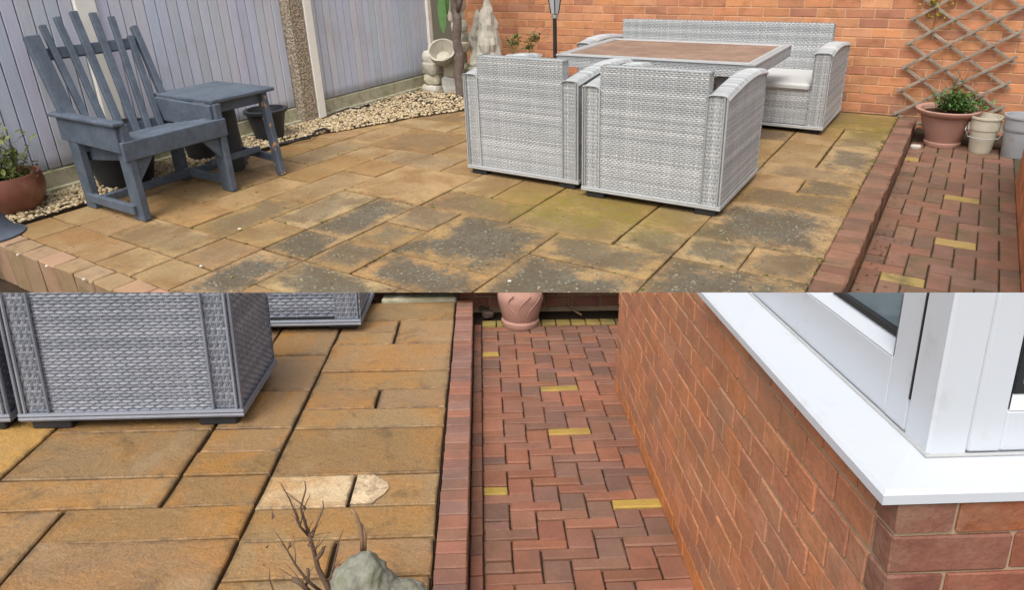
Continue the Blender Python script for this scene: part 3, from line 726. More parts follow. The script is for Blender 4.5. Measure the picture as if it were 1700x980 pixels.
def twigs(mb, c, n, h, spread, r=.003, gen=2):
    def grow(p, d, l, r, g):
        pts = [p]; 
        for k in range(4):
            d = (d+Vector((random.gauss(0, .12), random.gauss(0, .12), random.gauss(0, .06)))).normalized(); p = p+d*(l/4); pts.append(p)
        mb.tube(pts, [r, r*.9, r*.8, r*.65, r*.5], 5, False)
        if g:
            for k in range(random.choice((1, 2, 3))):
                q = pts[random.choice((1, 2, 3))]; grow(q, (d+Vector((random.gauss(0, .6), random.gauss(0, .6), random.gauss(.1, .25)))).normalized(), l*random.uniform(.35, .65), r*.6, g-1)
    for k in range(n):
        a = random.uniform(0, 6.28); grow(Vector(c)+Vector((math.cos(a), math.sin(a), 0))*spread*.2, Vector((math.cos(a)*spread, math.sin(a)*spread, 1)).normalized(), h*random.uniform(.7, 1), r, gen)

# brown round pot by the fence
q = (-5.80, 2.05, 0)
t = pot('plant_pot', 'round brown glazed pot with a thin green plant at the left edge', 'plant pot', q, wall_prof(.14, .225, .30, .016, 0, .05), 'rust_pot', soil=(.20, .25))
mb = MB(); leaves(mb, (0, 0, .26), 260, (.09, .09, .16), .07); part('foliage', mb, 'leaf_dull', t, stuff=True)
mb = MB(); twigs(mb, (0, 0, .22), 9, .40, .35, .004); part('stem', mb, 'leaf_dull', t)
# flared base at the far left edge
q = U.g(-14, 392)
t = thing('parasol_base', 'flared slate blue base cut off by the left edge of the patio', 'parasol base', q)
o = part('flared_foot', MB().lathe([(.001, 0), (.20, 0), (.205, .015), (.16, .035), (.125, .08), (.10, .14), (.085, .20), (.03, .21), (.001, .21)], seg=40), 'paint', t); shade_auto(o.data)
part('pole', MB().lathe([(.022, .20), (.022, 1.2)], seg=16), 'paint', t)
pot('planter', 'wide black tapered planter half hidden beneath the slatted garden chair', 'planter', (-5.70, 2.86, 0.02), wall_prof(.20, .30, .46, .014, .04), 'black_pot', soil=(.28, .40))
pot('planter', 'dark grey planter on the gravel between the chair legs and side table', 'planter', (-5.74, 3.62, 0.02), wall_prof(.13, .19, .36, .014, .03), 'grey_pot', soil=(.17, .30))
pot('planter', 'tall slim charcoal planter standing under the side table top', 'planter', (-5.21, 3.53, 0.0), [(.001, 0), (.085, 0), (.095, .02), (.10, .30), (.10, .48), (.095, .56), (.08, .60), (.06, .605), (.05, .57), (.001, .55)], 'grey_pot')
pot('planter', 'black flowerpot standing on the gravel behind the chipped table leg', 'planter', (-5.74, 4.36, 0.02), wall_prof(.13, .185, .30, .012, .035), 'black_pot', soil=(.17, .24))

# terracotta pot with plant before the trellis
t = pot('plant_pot', 'large pink terracotta pot with shrub in front of the diamond trellis', 'plant pot', (-.085, 7.40, PZ), [(.001, 0), (.145, 0), (.15, .01), (.15, .035), (.140, .045), (.155, .09), (.195, .20), (.215, .285), (.235, .29), (.262, .315), (.266, .338), (.255, .345), (.222, .335), (.205, .30), (.001, .28)], 'terracotta_pink', soil=(.21, .30))
mb = MB(); mb.tube([(-.13+.02*k, -.215+.006*k, .13+.012*math.sin(k)) for k in range(3)], .002); 
mb = MB(); leaves(mb, (.07, -.02, .33), 620, (.085, .06, .075), .05); part('foliage', mb, 'leaf', t, stuff=True)
mb = MB(); leaves(mb, (.02, -.02, .34), 160, (.05, .04, .07), .04); part('foliage', mb, 'leaf_dull', t, stuff=True)
mb = MB(); twigs(mb, (-.05, 0, .30), 6, .42, .22, .0035, 1); part('stem', mb, 'twig', t)
mb = MB()
for k in range(9):
    a = random.uniform(-.25, .25); p = Vector((random.uniform(-.22, .3), .40, random.uniform(.62, .98))); part('dry_stalk', MB().tube([p, p+Vector((a*.35, .0, -.16))], .0022, 4), 'twig_pale', t)
def bucket(label, c, r0, r1, h, mat, handle):
    t = pot('bucket', label, 'bucket', c, [(.001, 0), (r0, 0), (r0+.004, .01), (r0+(r1-r0)*.62, h*.62), (r0+(r1-r0)*.64+.006, h*.64), (r0+(r1-r0)*.70+.006, h*.70), (r1-.002, h-.02), (r1+.007, h-.018), (r1+.007, h), (r1-.006, h), (r0+.3*(r1-r0), h*.3), (.001, h*.3)], mat)
    if handle:
        for sx in (-1, 1): part('handle_lug', MB().box(sx*r1*1.0-.008, sx*r1*1.0+.012, -.016, .016, h*.60, h*.82, .003), mat, t)
        part('handle', MB().tube([(-r1-.012, 0, h*.72), (-r1-.022, -.03, h*.60), (-r1+.005, -.09, h*.47), (0, -r1-.012, h*.44), (r1-.005, -.09, h*.47), (r1+.022, -.03, h*.60), (r1+.012, 0, h*.72)], .0035, 6), 'zinc', t)
    return t
bucket('cream plastic bucket with a wire handle beside the terracotta pot', (.215, 7.27, PZ), .082, .118, .325, 'cream_bucket', True)
bucket('grey bucket at the right edge, right of the cream bucket', (.475, 7.25, PZ), .10, .135, .36, 'grey_bucket', False)
# pale pot behind the left armchair
t = pot('plant_pot', 'pale round pot with a sparse shrub behind the left armchair', 'plant pot', (-4.42, 7.05, 0), wall_prof(.16, .20, .52, .02, .03), 'pad', soil=(.18, .49))
mb = MB(); twigs(mb, (.02, 0, .48), 7, .34, .5, .004, 1); part('stem', mb, 'leaf_dull', t)
mb = MB()
for cc in ((-.10, 0, .68), (.14, 0, .66), (.05, 0, .58), (.20, 0, .70), (-.13, 0, .62)): leaves(mb, cc, 34, (.035, .03, .035), .055)
part('foliage', mb, 'leaf_dull', t, stuff=True)
# lantern post
t = thing('garden_lamp', 'black garden lamp post with glass lantern rising behind the left armchair', 'lamp', (-3.96, 7.0, 0))
part('pole', MB().lathe([(.05, 0), (.05, .02), (.024, .04), (.022, .93), (.022, .955)], seg=20), 'lampblack', t)
part('collar', MB().lathe([(.022, .945), (.036, .955), (.034, .985), (.024, 1.0)], seg=20), 'zinc', t)
part('lantern_glass', MB().lathe([(.045, 1.0), (.085, 1.22)], seg=6), 'lampglass', t)
cg = MB()
for k in range(6):
    a = math.pi*2*k/6; cg.tube([(.048*math.cos(a), .048*math.sin(a), 1.0), (.09*math.cos(a), .09*math.sin(a), 1.225)], .006, 5)
part('cage', cg, 'lampblack', t); part('lantern_roof', MB().lathe([(.11, 1.22), (.11, 1.235), (.05, 1.30), (.02, 1.33), (.001, 1.34)], seg=6), 'lampblack', t)

# stone feature in the corner, with palm
t = thing('stone_feature', 'rockery of stacked pale stones in the corner between fence and wall', 'rockery', (0, 0, 0))
STN = [(.52, .49, .40), (.45, .42, .33), (.60, .58, .51), (.43, .39, .28), (.54, .50, .38)]
def rock(c, s_, parent, col):
    bm = bmesh.new(); bmesh.ops.create_icosphere(bm, subdivisions=2, radius=1)
    for v in bm.verts:
        k = 1+random.uniform(-.10, .10); p = v.co*k; p = Vector([math.copysign(abs(a)**.45, a) for a in p]); v.co = Vector((p.x*s_[0], p.y*s_[1], p.z*s_[2]))
    mb = MB(); mb.bm(bm); o = link('stone', mb.mesh('stone'), 'stone', parent, c, (random.uniform(-.1, .1), random.uniform(-.1, .1), random.uniform(-.5, .5)), jig(col, .15)); return o
def col_rocks(x, y, z1, w, taper=0.0, hh=.07):
    z = 0.0
    while z < z1:
        h = hh*random.uniform(.7, 1.25); s_ = w*(1-taper*z/z1)*random.uniform(.75, 1.2)
        rock((x+random.uniform(-.02, .02), y+random.uniform(-.02, .02), z+h), (s_, s_*.9, h*1.02), t, random.choice(STN)); z += 1.75*h
from mathutils import noise as mn
def tall_rock(c, w, h):
    bm = bmesh.new(); bmesh.ops.create_icosphere(bm, subdivisions=4, radius=1); sd = Vector((random.uniform(0, 50), 0, 0))
    for v in bm.verts:
        z = (v.co.z+1)/2; tp = 1-.72*z; q = Vector((v.co.x*w*tp*1.25, v.co.y*w*tp, h*z)); n_ = mn.fractal(q*7+sd, .9, 2.0, 5); st = .12*w*(math.floor(z*7+n_) % 2)
        v.co = q+Vector((v.co.x, v.co.y, .1*v.co.z))*(n_*w*.20+st*.7)
    mb = MB(); mb.bm(bm); return link('stone', mb.mesh('stone'), 'stone', t, c, (0, 0, random.uniform(0, 6)), jig((.45, .43, .36), .08))
col_rocks(-5.72, 6.98, .42, .12); col_rocks(-5.52, 7.28, 1.5, .115, 0, .075); tall_rock((-5.02, 7.22, 0), .20, 1.22); tall_rock((-5.27, 7.36, 0), .17, 1.0); tall_rock((-5.16, 7.10, 0), .12, .55); col_rocks(-5.45, 6.98, .33, .11, 0, .10)
bw_ = MB().lathe([(.001, 0), (.07, 0), (.13, .05), (.165, .14), (.17, .20), (.15, .205), (.13, .16), (.08, .07), (.001, .06)], seg=28, jit=.03)
o = link('stone_bowl', bw_.mesh('stone_bowl'), 'stone', t, (-5.50, 6.93, .43), (R(38), R(24), 0), (.48, .45, .37, 1)); shade_auto(o.data)
t = thing('palm_tree', 'slim ringed tree trunk with a broad green leaf in the far corner', 'tree', (-5.22, 6.86, 0))
mb = MB(); pts = [(.0+.012*math.sin(k*.9), .01*math.cos(k*.7), .055*k) for k in range(42)]
mb.tube(pts, [.052+(.006 if k % 2 else 0)+.03*math.exp(-k/3) for k in range(42)], 14); o = part('trunk', mb, 'bark', t, True)
mb = MB(); mb.tube([(.03, 0, 1.02), (.07, 0, 1.12), (.075, 0, 1.5), (.06, .02, 2.2)], [.03, .035, .03, .028], 10); part('trunk', mb, 'bark', t, True)
def big_leaf(base, d, l, w, droop):
    mb = MB(); base, d = Vector(base), Vector(d).normalized(); sd_ = d.cross(Vector((0, 0, 1))).normalized(); run = []; n = 12
    for k in range(n+1):
        f = k/n; c = base+d*(l*f)+Vector((0, 0, -droop*f*f)); ww = w*math.sin(math.pi*min(1, f*.97+.03))**.7
        run.append((c-sd_*ww+Vector((0, 0, .05*w)), c, c+sd_*ww+Vector((0, 0, .05*w))))
    mb._strip(run); return mb
part('leaf', big_leaf((-.11, -.12, 1.25), (.05, -.07, -1), .48, .05, 0), 'bigleaf', t, True); part('leaf', big_leaf((-.06, -.10, 1.30), (-.10, .12, -1), .34, .045, .0), 'bigleaf', t, True)
for a in range(5): part('leaf', big_leaf((0, 0, 2.25), (math.cos(a*1.25), math.sin(a*1.25), .7), .9, .13, .5), 'bigleaf', t, True)

# trellis
t = thing('trellis', 'brown diamond lattice trellis fixed to the brick wall at right', 'trellis', (0, WYU-.03, 0))
xl, xr, sl = -.535, .335, .68
def batten(z_left, sgn, y):
    pts = []; z0, z1 = -.10, 1.65
    xa, xb_ = xl, xr; za, zb = z_left, z_left+sgn*sl*(xr-xl)
    if za < z0: xa = xl+(z0-za)/(sgn*sl); za = z0
    if zb < z0: xb_ = xl+(z0-z_left)/(sgn*sl); zb = z0
    if zb > z1: xb_ = xl+(z1-z_left)/(sgn*sl); zb = z1
    if za > z1: xa = xl+(z1-z_left)/(sgn*sl); za = z1
    if xb_-xa < .07: return
    part('batten', MB().beam((xa-.02, y, za-sgn*.014), (xb_+.02, y, zb+sgn*.014), .016, .027, (0, 0, 1), .003), 'lattice', t)
for k in range(-3, 8): batten(.012+.2275*k, 1, -.024)
for k in range(0, 11): batten(.012+.2275*k, -1, -.008)
t = thing('climber', 'scrap of yellow leaved climber at the top of the trellis', 'plant', (-.36, WYU-.05, .93))
mb = MB(); leaves(mb, (0, 0, .10), 26, (.06, .012, .04), .07); leaves(mb, (0, 0, .0), 10, (.05, .01, .02), .06); part('foliage', mb, 'leaf_yellow', t)
part('stem', MB().tube([(0, .01, -.2), (.01, 0, 0), (-.01, 0, .15), (.02, 0, .4)], .003, 5), 'twig', t)
# fallen stones and rubble by the terracotta pot
t = thing('loose_stone', 'small pale stone lying left of the pink terracotta pot', 'stone', (0, 0, 0))
rock((-.275, 7.15, PZ+.018), (.045, .03, .02), t, (.5, .45, .4))
bk = structure('soil_bed', MB().box(-.334, .9, 7.42, 7.925, PZ-.05, PZ+.012), 'soil')
# cables on the gravel
tag(link('hose', MB().tube([U.g(*p, z) for p, z in (((462, 240), .02), ((490, 234), .03), ((514, 229), .03), ((526, 217), .05), ((538, 213), .05), ((548, 218), .02))], .011, 8).mesh('hose', True), 'cable'), 'dark hose curling past the foot of the pebbled fence post', 'hose')
tag(link('cable', MB().tube([U.g(*p, z) for p, z in (((534, 197), .05), ((560, 186), .05), ((578, 179), .05), ((596, 180), .045), ((606, 176), .05), ((613, 174), .05))], [.007, .007, .008, .008, .014, .014], 8).mesh('cable', True), 'cable'), 'short black cable lying on the gravel below the far fence panel', 'cable')
# pale chips lying on the slabs
for k, (px_, py_, lab) in enumerate(((846, 469, 'white pebble lying on the dark slab in the patio middle, near the front'), (334, 444, 'white chip lying on a slab joint at front left'), (398, 382, 'white chip lying on a slab joint below the garden chair'), (30, 425, 'pale chip lying on the mossy front kerb at far left'), (78, 444, 'pale chip lying on the mossy front kerb, second from left'), (140, 466, 'pale chip lying on the mossy front kerb, nearest'))):
    q = U.g(px_, py_); tt_ = rock((q.x, q.y, .008), (.011, .008, .005), None, (.60, .54, .44)); tt_.name = 'pebble'; tag(tt_, lab, 'pebble', 'pale chips lying on the stones')

mb = MB()
for k in range(420):
    i, j = random.randint(0, 12), random.randint(-1, 14)
    if random.random() < .5: x, y = GX(i)+random.gauss(0, .006), random.uniform(1.9, 7.8)
    else: x, y = random.uniform(-5.3, -.55), GY(j)+random.gauss(0, .006)
    if random.random() < .35: x = -.505-abs(random.gauss(0, .01))
    mb.lathe([(random.uniform(.006, .018), 0), (random.uniform(.005, .012), .003), (.001, random.uniform(.004, .007))], (x, y, -.003), 6, .3)
mo = link('moss', mb.mesh('moss'), 'moss'); mo['kind'] = 'stuff'; mo['label'] = 'small tufts of green moss in the joints of the stained patio'; mo['category'] = 'moss'
mb = MB()
for k in range(330):
    if k < 190: x, y, z = random.uniform(-5.2, -.55), random.uniform(1.95, 7.7), .003
    else: x, y, z = -.33+abs(random.gauss(0, .12)), random.uniform(3.5, 7.5), PZ+.006
    mb.leaf((x, y, z), (random.uniform(-1, 1), random.uniform(-1, 1), .1), (random.uniform(-.3, .3), random.uniform(-.3, .3), 1), random.uniform(.01, .028), random.uniform(.005, .012))
mo = link('leaf_litter', mb.mesh('leaf_litter'), 'litter'); mo['kind'] = 'stuff'; mo['label'] = 'scattered brown leaf litter on the stained patio and mossy path'; mo['category'] = 'leaf litter'

# ====================================================================================================
#                                   NEAR TERRACE  (falls away gently, after cleaning)
# ====================================================================================================
SIDE = 'lo'
LZ = -.12
pl = structure('washed_patio')
part('joint_bed', MB().box(-3.6, -.142, .3, 3.62, -.2, -.018), 'bed_dark', pl)
CL = [(0.27, 0.167, 0.077), (0.256, 0.156, 0.065), (0.284, 0.181, 0.088), (0.246, 0.147, 0.061), (0.274, 0.172, 0.084), (0.26, 0.166, 0.088)]
ys = [(3.32, 3.575), (3.165, 3.32), (3.03, 3.165), (2.75, 3.03), (2.59, 2.75), (2.43, 2.59), (2.29, 2.43), (2.00, 2.29), (1.835, 2.0), (1.69, 1.835), (1.54, 1.69), (1.20, 1.54), (.95, 1.2), (.6, .95)]
A, B_, Cc, Dd, Ee, Ff = -.142, -.42, -.702, -.993, -1.272, -1.572
sl_ = [(Cc, A, 3.32, 3.575), (B_, A, 3.03, 3.32), (Cc, B_, 3.165, 3.32), (Cc, B_, 3.03, 3.165), (Cc, A, 2.75, 3.03), (Cc, A, 2.59, 2.75), (Cc, B_, 2.43, 2.59), (B_, A, 2.43, 2.59),
       (Cc, A, 2.29, 2.43), (Cc, A, 2.00, 2.29), (Cc, B_, 1.835, 2.0, 'w'), (B_, A, 1.835, 2.0, 'p'), (Cc, A, 1.69, 1.835), (Cc, B_, 1.54, 1.69), (B_, A, 1.54, 1.69), (Cc, A, 1.2, 1.54), (Cc, A, .5, 1.2),
       (Dd, Cc, 2.93, 3.3), (Dd, Cc, 2.59, 2.93), (Dd, Cc, 2.305, 2.59), (Dd, Cc, 2.155, 2.305), (Dd, Cc, 2.018, 2.155), (Dd, Cc, 1.86, 2.018), (Dd, Cc, 3.3, 3.575),
       (Ff, Dd, 2.018, 2.305), (Ff, Dd, 1.86, 2.018), (Ee, Cc, 1.71, 1.86), (Ee, Cc, 1.30, 1.71), (Ee, Cc, .5, 1.30), (-1.87, Ee, 1.55, 1.86), (-1.87, Ee, 1.2, 1.55), (-2.15, Ff, 1.86, 2.018), (-2.15, Ff, 2.018, 2.42, 'o'),
       (-2.2, Dd, 2.305 + .115, 2.75), (Ff, Dd, 2.305, 2.42), (-2.2, Dd, 2.75, 3.1), (-2.2, Dd, 3.1, 3.575), (-2.5, -1.87, 1.2, 1.86), (-3.0, -2.2, 1.86, 2.6), (-3.0, -2.2, 2.6, 3.3)]
for s_ in sl_:
    k = s_[4] if len(s_) > 4 else ''
    c = (.58, .44, .28) if k == 'w' else (.31, .195, .09) if k == 'p' else (.40, .23, .07) if k == 'o' else random.choice(CL)
    slab(pl, s_[0], s_[1], s_[2], s_[3], 'slab_clean', jig(c, .07), gap=random.uniform(.008, .012), gy=random.uniform(.0025, .0065), jit=.0022)
# newly bedded paler corner of the neighbouring slab
pc = MB().prism([(B_+.008, 1.843), (B_+.075, 1.842), (B_+.085, 1.862), (B_+.105, 1.885), (B_+.118, 1.915), (B_+.108, 1.945), (B_+.08, 1.968), (B_+.06, 1.988), (B_+.008, 1.99)], (0, 0, .001), (1, 0, 0), (0, 1, 0), (0, 0, 1), .003)
pc = part('scrubbed_patch', pc, 'slab_clean', pl); pc.color = (.66, .50, .31, 1)

kl = thing('brick_kerb', 'clean red brick kerb between the washed patio and the herringbone path', 'kerb')
part('mortar_bed', MB().box(-.134, -.052, .6, 3.60, -.3, -.012), 'bed_dark', kl)
RED = [(0.258, 0.12, 0.079), (0.221, 0.11, 0.079), (0.285, 0.124, 0.081), (0.198, 0.11, 0.083), (0.239, 0.115, 0.075), (0.23, 0.124, 0.09)]
n = 0; y = .7
while y < 3.58:
    p_ = random.choice((.05, .056, .06, .064)); me = block_mesh('brick', .088, p_-.0035, .27, .003, 'paver', 3, .0008)
    link('brick', me, None, kl, (-.094+random.uniform(-.001, .001), y+p_/2, random.uniform(-.001, .001)), (0, random.uniform(-.004, .004), random.uniform(-.006, .006)), jig(random.choice(RED), .15)); y += p_

ph = structure('herringbone_path')
part('sand_bed', MB().box(-.05, .90, .5, 3.74, LZ-.2, LZ-.012), 'bed_dark', ph)
PL = [(0.238, 0.101, 0.06), (0.207, 0.101, 0.067), (0.22, 0.106, 0.069), (0.255, 0.11, 0.065), (0.185, 0.099, 0.069), (0.229, 0.099, 0.06), (0.194, 0.101, 0.069), (0.172, 0.092, 0.066)]
YL = [L.g(*p, LZ) for p in ((929, 727), (916, 646), (850, 806), (826, 581), (1070, 842))]
herringbone(ph, -.004, .86, .9, 3.50, .086, .0455, LZ, 'paver', PL, YL, (.36, .24, .055), .0045, (.594, 2.80))
yy = .9
while yy < 3.5:
    link('paver', block_mesh('paver', .037, .080, .05, .003, 'paver', 4, .001), None, ph, (-.026, yy+.0425, LZ+random.uniform(-.002, .002)), None, jig(random.choice(PL), .15)); yy += .085
x = -.004   # row of mossy yellow setts closing the far end of the path
while x < .86:
    link('paver', block_mesh('paver', .076, .062, .05, .004, 'paver_old'), None, ph, (x+.04, 3.545, LZ+.004), None, jig((.27, .20, .065), .15)); x += .082
# back retaining wall at the far end
lw = thing('brick_wall', 'low dark brick wall closing the far end of the herringbone path', 'wall')
part('mortar', MB().box(-1.4, 1.2, 3.735, 3.86, -.32, .5), 'mortar_house', lw)
brick_wall(lw, 'x', (-1.4, 3.725, 0), 2.6, -.10, .42, .16, .07, 0, 'brick_house', lambda z, c: random.choice(((.30, .12, .07), (.24, .10, .065), (.34, .14, .08))), 120, thick=.05)
part('coping_stone', MB().box(-.55, -.142, 3.58, 3.72, -.06, .02, .01), 'gravelboard', lw)

# house corner: side wall along the path, short front return
hc = thing('house_wall', 'orange brown brick house wall below the white window sill', 'wall')
XW, YC, YE = .588, .815, 2.775
part('mortar', MB().box(XW+.0032, 2.2, YC+.0045, YE-.004, LZ-.08, .742), 'mortar_house', hc)
HB = [(.43, .18, .088), (.42, .175, .088), (.445, .19, .092), (.40, .172, .09), (.44, .178, .082), (.42, .188, .10), (.38, .165, .09)]
def pal_house(z, c): return (.46, .17, .06) if z < LZ+.06 else random.choice(HB)
brick_wall(hc, 'y', (XW, YC+.05, 0), YE-YC-.05, LZ-.065, .735, .112, .0667, 0, 'brick_house', pal_house, 290, thick=.05, mort=.0085, ch=.0022, bj=.0013, vm=.005, cj=.07)
brick_wall(hc, 'x', (XW-.0045, YC, 0), 1.4, LZ-.065, .735, .185, .0667, 0, 'brick_house', lambda z, c: random.choice([(.21, .075, .045), (.18, .068, .046), (.30, .095, .038), (.22, .085, .055)]), 120, thick=.048, mort=.0065, ch=.0025, bj=.0015)  # front return: shade put into the colour, darker than the side wall's bricks

# white window: sill, corner post, sashes, panes
wn = thing('corner_window', 'white plastic corner window with projecting sill on the brick house', 'window')
sx0, sy0, sz = XW-.032, YC-.008, .738
mb = MB(); prof = [(0, 0), (0, .015), (.006, .021), (.115, .028), (.115, .004)]
# sill: a profile mitred round the corner (side run, then front run)
def sill_ring(d, z): return [Vector((sx0+d, 2.86, sz+z)), Vector((sx0+d, sy0+d, sz+z)), Vector((2.2, sy0+d, sz+z))]
rings = [sill_ring(d, z) for d, z in prof]; b0 = 0
for rg in rings:
    for p in rg: mb.v.append(tuple(p))
for i in range(len(prof)):
    j = (i+1) % len(prof)
    for k in (0, 1): mb.f.append((3*i+k, 3*i+k+1, 3*j+k+1, 3*j+k))
part('sill', mb, 'upvc', wn)
fx, fy, fz = .662, .880, .7665
bd = MB()   # bead of sealant where frame meets sill
bd.tube([(fx-.001, 2.8, fz), (fx-.001, fy-.001, fz), (2.2, fy-.001, fz)], .003, 6); part('sealant_bead', bd, 'upvc_seal', wn)
part('corner_post', MB().box(fx, fx+.062, fy, fy+.060, fz-.004, 1.75, .004), 'upvc', wn)
# side sash (faces the path)
ys0, ys1 = fy+.064, 1.75
sash = part('sash', MB().box(fx+.003, fx+.055, ys0, ys0+.058, fz, 1.75, .004).box(fx+.004, fx+.055, ys0+.056, ys1, fz, fz+.105, .004), 'upvc', wn)
bv = MB(); gz, gy = fz+.105, ys0+.058     # sloping inner bead
bv.v += [(fx+.004, gy, gz), (fx+.004, ys1, gz), (fx+.030, ys1, gz+.022), (fx+.030, gy+.022, gz+.022), (fx+.004, gy, 1.75), (fx+.030, gy+.022, 1.75)]
bv.f += [(0, 1, 2, 3), (0, 3, 5, 4)]; part('glazing_bead', bv, 'upvc', sash)
gk = MB(); gk.box(fx+.022, fx+.036, gy+.020, ys1, gz+.020, gz+.034, .002); gk.box(fx+.022, fx+.036, gy+.020, gy+.030, gz+.034, 1.75, .002); part('gasket', gk, 'gasket', sash)
part('pane', MB().box(fx+.030, fx+.034, gy+.028, ys1, gz+.032, 1.75), 'glass', sash)
part('gasket', MB().box(fx+.001, fx+.05, fy+.0605, fy+.0635, fz+.06, 1.75), 'gasket', wn)
# further side sash
part('sash', MB().box(fx+.003, fx+.055, ys1+.002, ys1+.06, fz, 1.75, .004).box(fx+.004, fx+.055, ys1+.06, 2.78, fz, fz+.10, .004), 'upvc', wn)
# front sash
x0 = fx+.0645
sf = part('sash', MB().box(x0, x0+.052, fy+.003, fy+.055, fz, 1.75, .004).box(x0+.05, 2.2, fy+.004, fy+.055, fz, fz+.070, .004), 'upvc', wn)
bv = MB(); gx, gz2 = x0+.052, fz+.070
bv.v += [(gx, fy+.004, gz2), (2.2, fy+.004, gz2), (2.2, fy+.03, gz2+.02), (gx+.02, fy+.03, gz2+.02), (gx, fy+.004, 1.75), (gx+.02, fy+.03, 1.75)]
bv.f += [(0, 1, 2, 3), (0, 3, 5, 4)]; part('glazing_bead', bv, 'upvc', sf)
part('gasket', MB().box(gx+.018, 2.2, fy+.022, fy+.036, gz2+.018, gz2+.030).box(gx+.018, gx+.028, fy+.022, fy+.036, gz2+.030, 1.75), 'gasket', sf)
part('pane', MB().box(gx+.026, 2.2, fy+.031, fy+.035, gz2+.028, 1.75), 'glass', sf)
part('dark_interior_block', MB().box(fx+.075, 2.2, fy+.075, 2.7, fz-.02, fz+.30), 'gasket', wn)  # black block added behind the panes, stands for the dark interior

# rattan chairs and sofa of the washed terrace
q0, q1 = L.g(38, 716), L.g(401, 716)
wch = q1.x-q0.x
ch = thing('rattan_armchair', 'slate grey rattan armchair seen from behind on the washed patio, its top cut away', 'armchair', ((q0.x+q1.x)/2, q0.y, 0), 0, 'slate rattan furniture on the washed patio')
rattan_seat(ch, wch, .42, .86, .72, .105, 'rattan_blue', 'core', z0=.048, seat_h=.36, pitch=.0122, stake=.0195, bt=.09, amp=.0023)
ch2 = thing('rattan_armchair', 'sliver of a second slate rattan armchair at the left edge', 'armchair', (q0.x-wch/2-.035, q0.y, 0), 0, 'slate rattan furniture on the washed patio')
rattan_seat(ch2, wch, .42, .86, .72, .105, 'rattan_blue', 'core', z0=.048, seat_h=.36, pitch=.0122, stake=.0195, bt=.09, amp=.0023)
q2 = L.g(600, 553)
sf2 = thing('rattan_sofa', 'end of a slate rattan sofa behind the armchair, only its base showing', 'sofa', (q2.x-.93, q2.y+.42, 0), R(180), 'slate rattan furniture on the washed patio')
rattan_seat(sf2, 1.86, .42, .86, .66, .125, 'rattan_blue', 'core', z0=.05, seat_h=.36, pitch=.016, stake=.024, bt=.09, amp=.0024)

# terracotta pot at the end of the path
q = L.g(865, 546, LZ)
t = pot('plant_pot', 'pink terracotta pot standing at the far end of the herringbone path', 'plant pot', (q.x, q.y+.07, LZ), [(.001, 0), (.098, 0), (.104, .012), (.104, .03), (.094, .04), (.10, .05), (.125, .15), (.15, .30), (.17, .31), (.172, .36), (.155, .36), (.14, .3), (.001, .29)], 'terracotta_pink')
for k in range(3):
    a0 = -1.9+k*.45; part('vine_relief', MB().tube([(r_*math.cos(a0+.25*math.sin(zz*30+k)), r_*math.sin(a0+.25*math.sin(zz*30+k)), zz) for zz in [.05+.02*i for i in range(9)] for r_ in (.1005+.25*(zz-.05),)], .003, 6), 'terracotta_pink', t)
t = thing('fallen_twig', 'pale broken stick lying against the low wall by the pot', 'twig', (0, 0, 0))
part('stick', MB().tube([L.g(940, 508, LZ+.03), L.g(965, 523, LZ+.02)], .006, 6), 'twig_pale', t)
for k in range(5):
    rock(L.g(798+random.uniform(-6, 18), 512+random.uniform(-8, 14), LZ+.02), (.03, .03, .02), t, (.10, .06, .05)).name = 'clod'

# mossy carved stone and dry plant near the viewer
st = L.g(640, 1130)
t = thing('stone_ornament', 'mossy grey stone ornament at the bottom edge of the washed patio', 'ornament', (st.x-.0, st.y, 0))
bm = bmesh.new()
def blob(c, r, sq=1.0):
    g = bmesh.ops.create_icosphere(bm, subdivisions=4, radius=1)
    for v in g['verts']: v.co = Vector((c[0]+v.co.x*r[0], c[1]+v.co.y*r[1], c[2]+v.co.z*r[2]))
hz = 0.0
blob((-.035, 0, .235), (.062, .06, .095)); blob((-.02, 0, .15), (.08, .075, .15)); blob((.045, .0, .14), (.085, .075, .115)); blob((.095, .02, .085), (.08, .08, .10)); blob((-.055, -.02, .275), (.042, .04, .042)); blob((.0, .0, .02), (.15, .11, .03))
me = bpy.data.meshes.new('carved_body'); bm.to_mesh(me); bm.free()
o = link('carved_body', me, 'statue', t); md = o.modifiers.new('remesh', 'REMESH'); md.mode = 'VOXEL'; md.voxel_size = .006; md.use_smooth_shade = True
md = o.modifiers.new('smooth', 'SMOOTH'); md.iterations = 12; md.factor = .6
tx = bpy.data.textures.new('stone_relief', 'CLOUDS'); tx.noise_scale = .022
md = o.modifiers.new('relief', 'DISPLACE'); md.texture = tx; md.strength = .022
dg = bpy.context.evaluated_depsgraph_get(); me2 = bpy.data.meshes.new_from_object(o.evaluated_get(dg)); o.modifiers.clear(); o.data = me2
if not me2.materials: me2.materials.append(M['statue'])
sp_ = L.g(575, 1085)
t = pot('plant_pot', 'dry twiggy plant with a few green leaves left of the stone ornament', 'plant', (sp_.x, sp_.y, 0), wall_prof(.05, .07, .05, .008, .0), 'terracotta', soil=(.06, .035))
D_ = sp_.y
def branch(pts, r0, r1, mat='twig'):
    P = [L.onY(x, y, D_+dy)-Vector((sp_.x, sp_.y, 0)) for x, y, dy in pts]
    n = len(P); part('branch', MB().tube(P, [r0+(r1-r0)*k/(n-1) for k in range(n)], 7), mat, t, True)
branch([(572, 1070, 0), (560, 1010, 0), (541, 970, 0), (528, 945, .01), (521, 915, .01), (512, 886, .0)], .0085, .0038)
branch([(512, 886, 0), (503, 858, .01), (499, 845, .01), (503, 830, .02), (508, 812, .02), (506, 800, .02)], .0035, .0012)
branch([(512, 890, 0), (498, 875, -.01), (491, 855, -.02), (480, 828, -.02), (466, 803, -.03)], .003, .001)
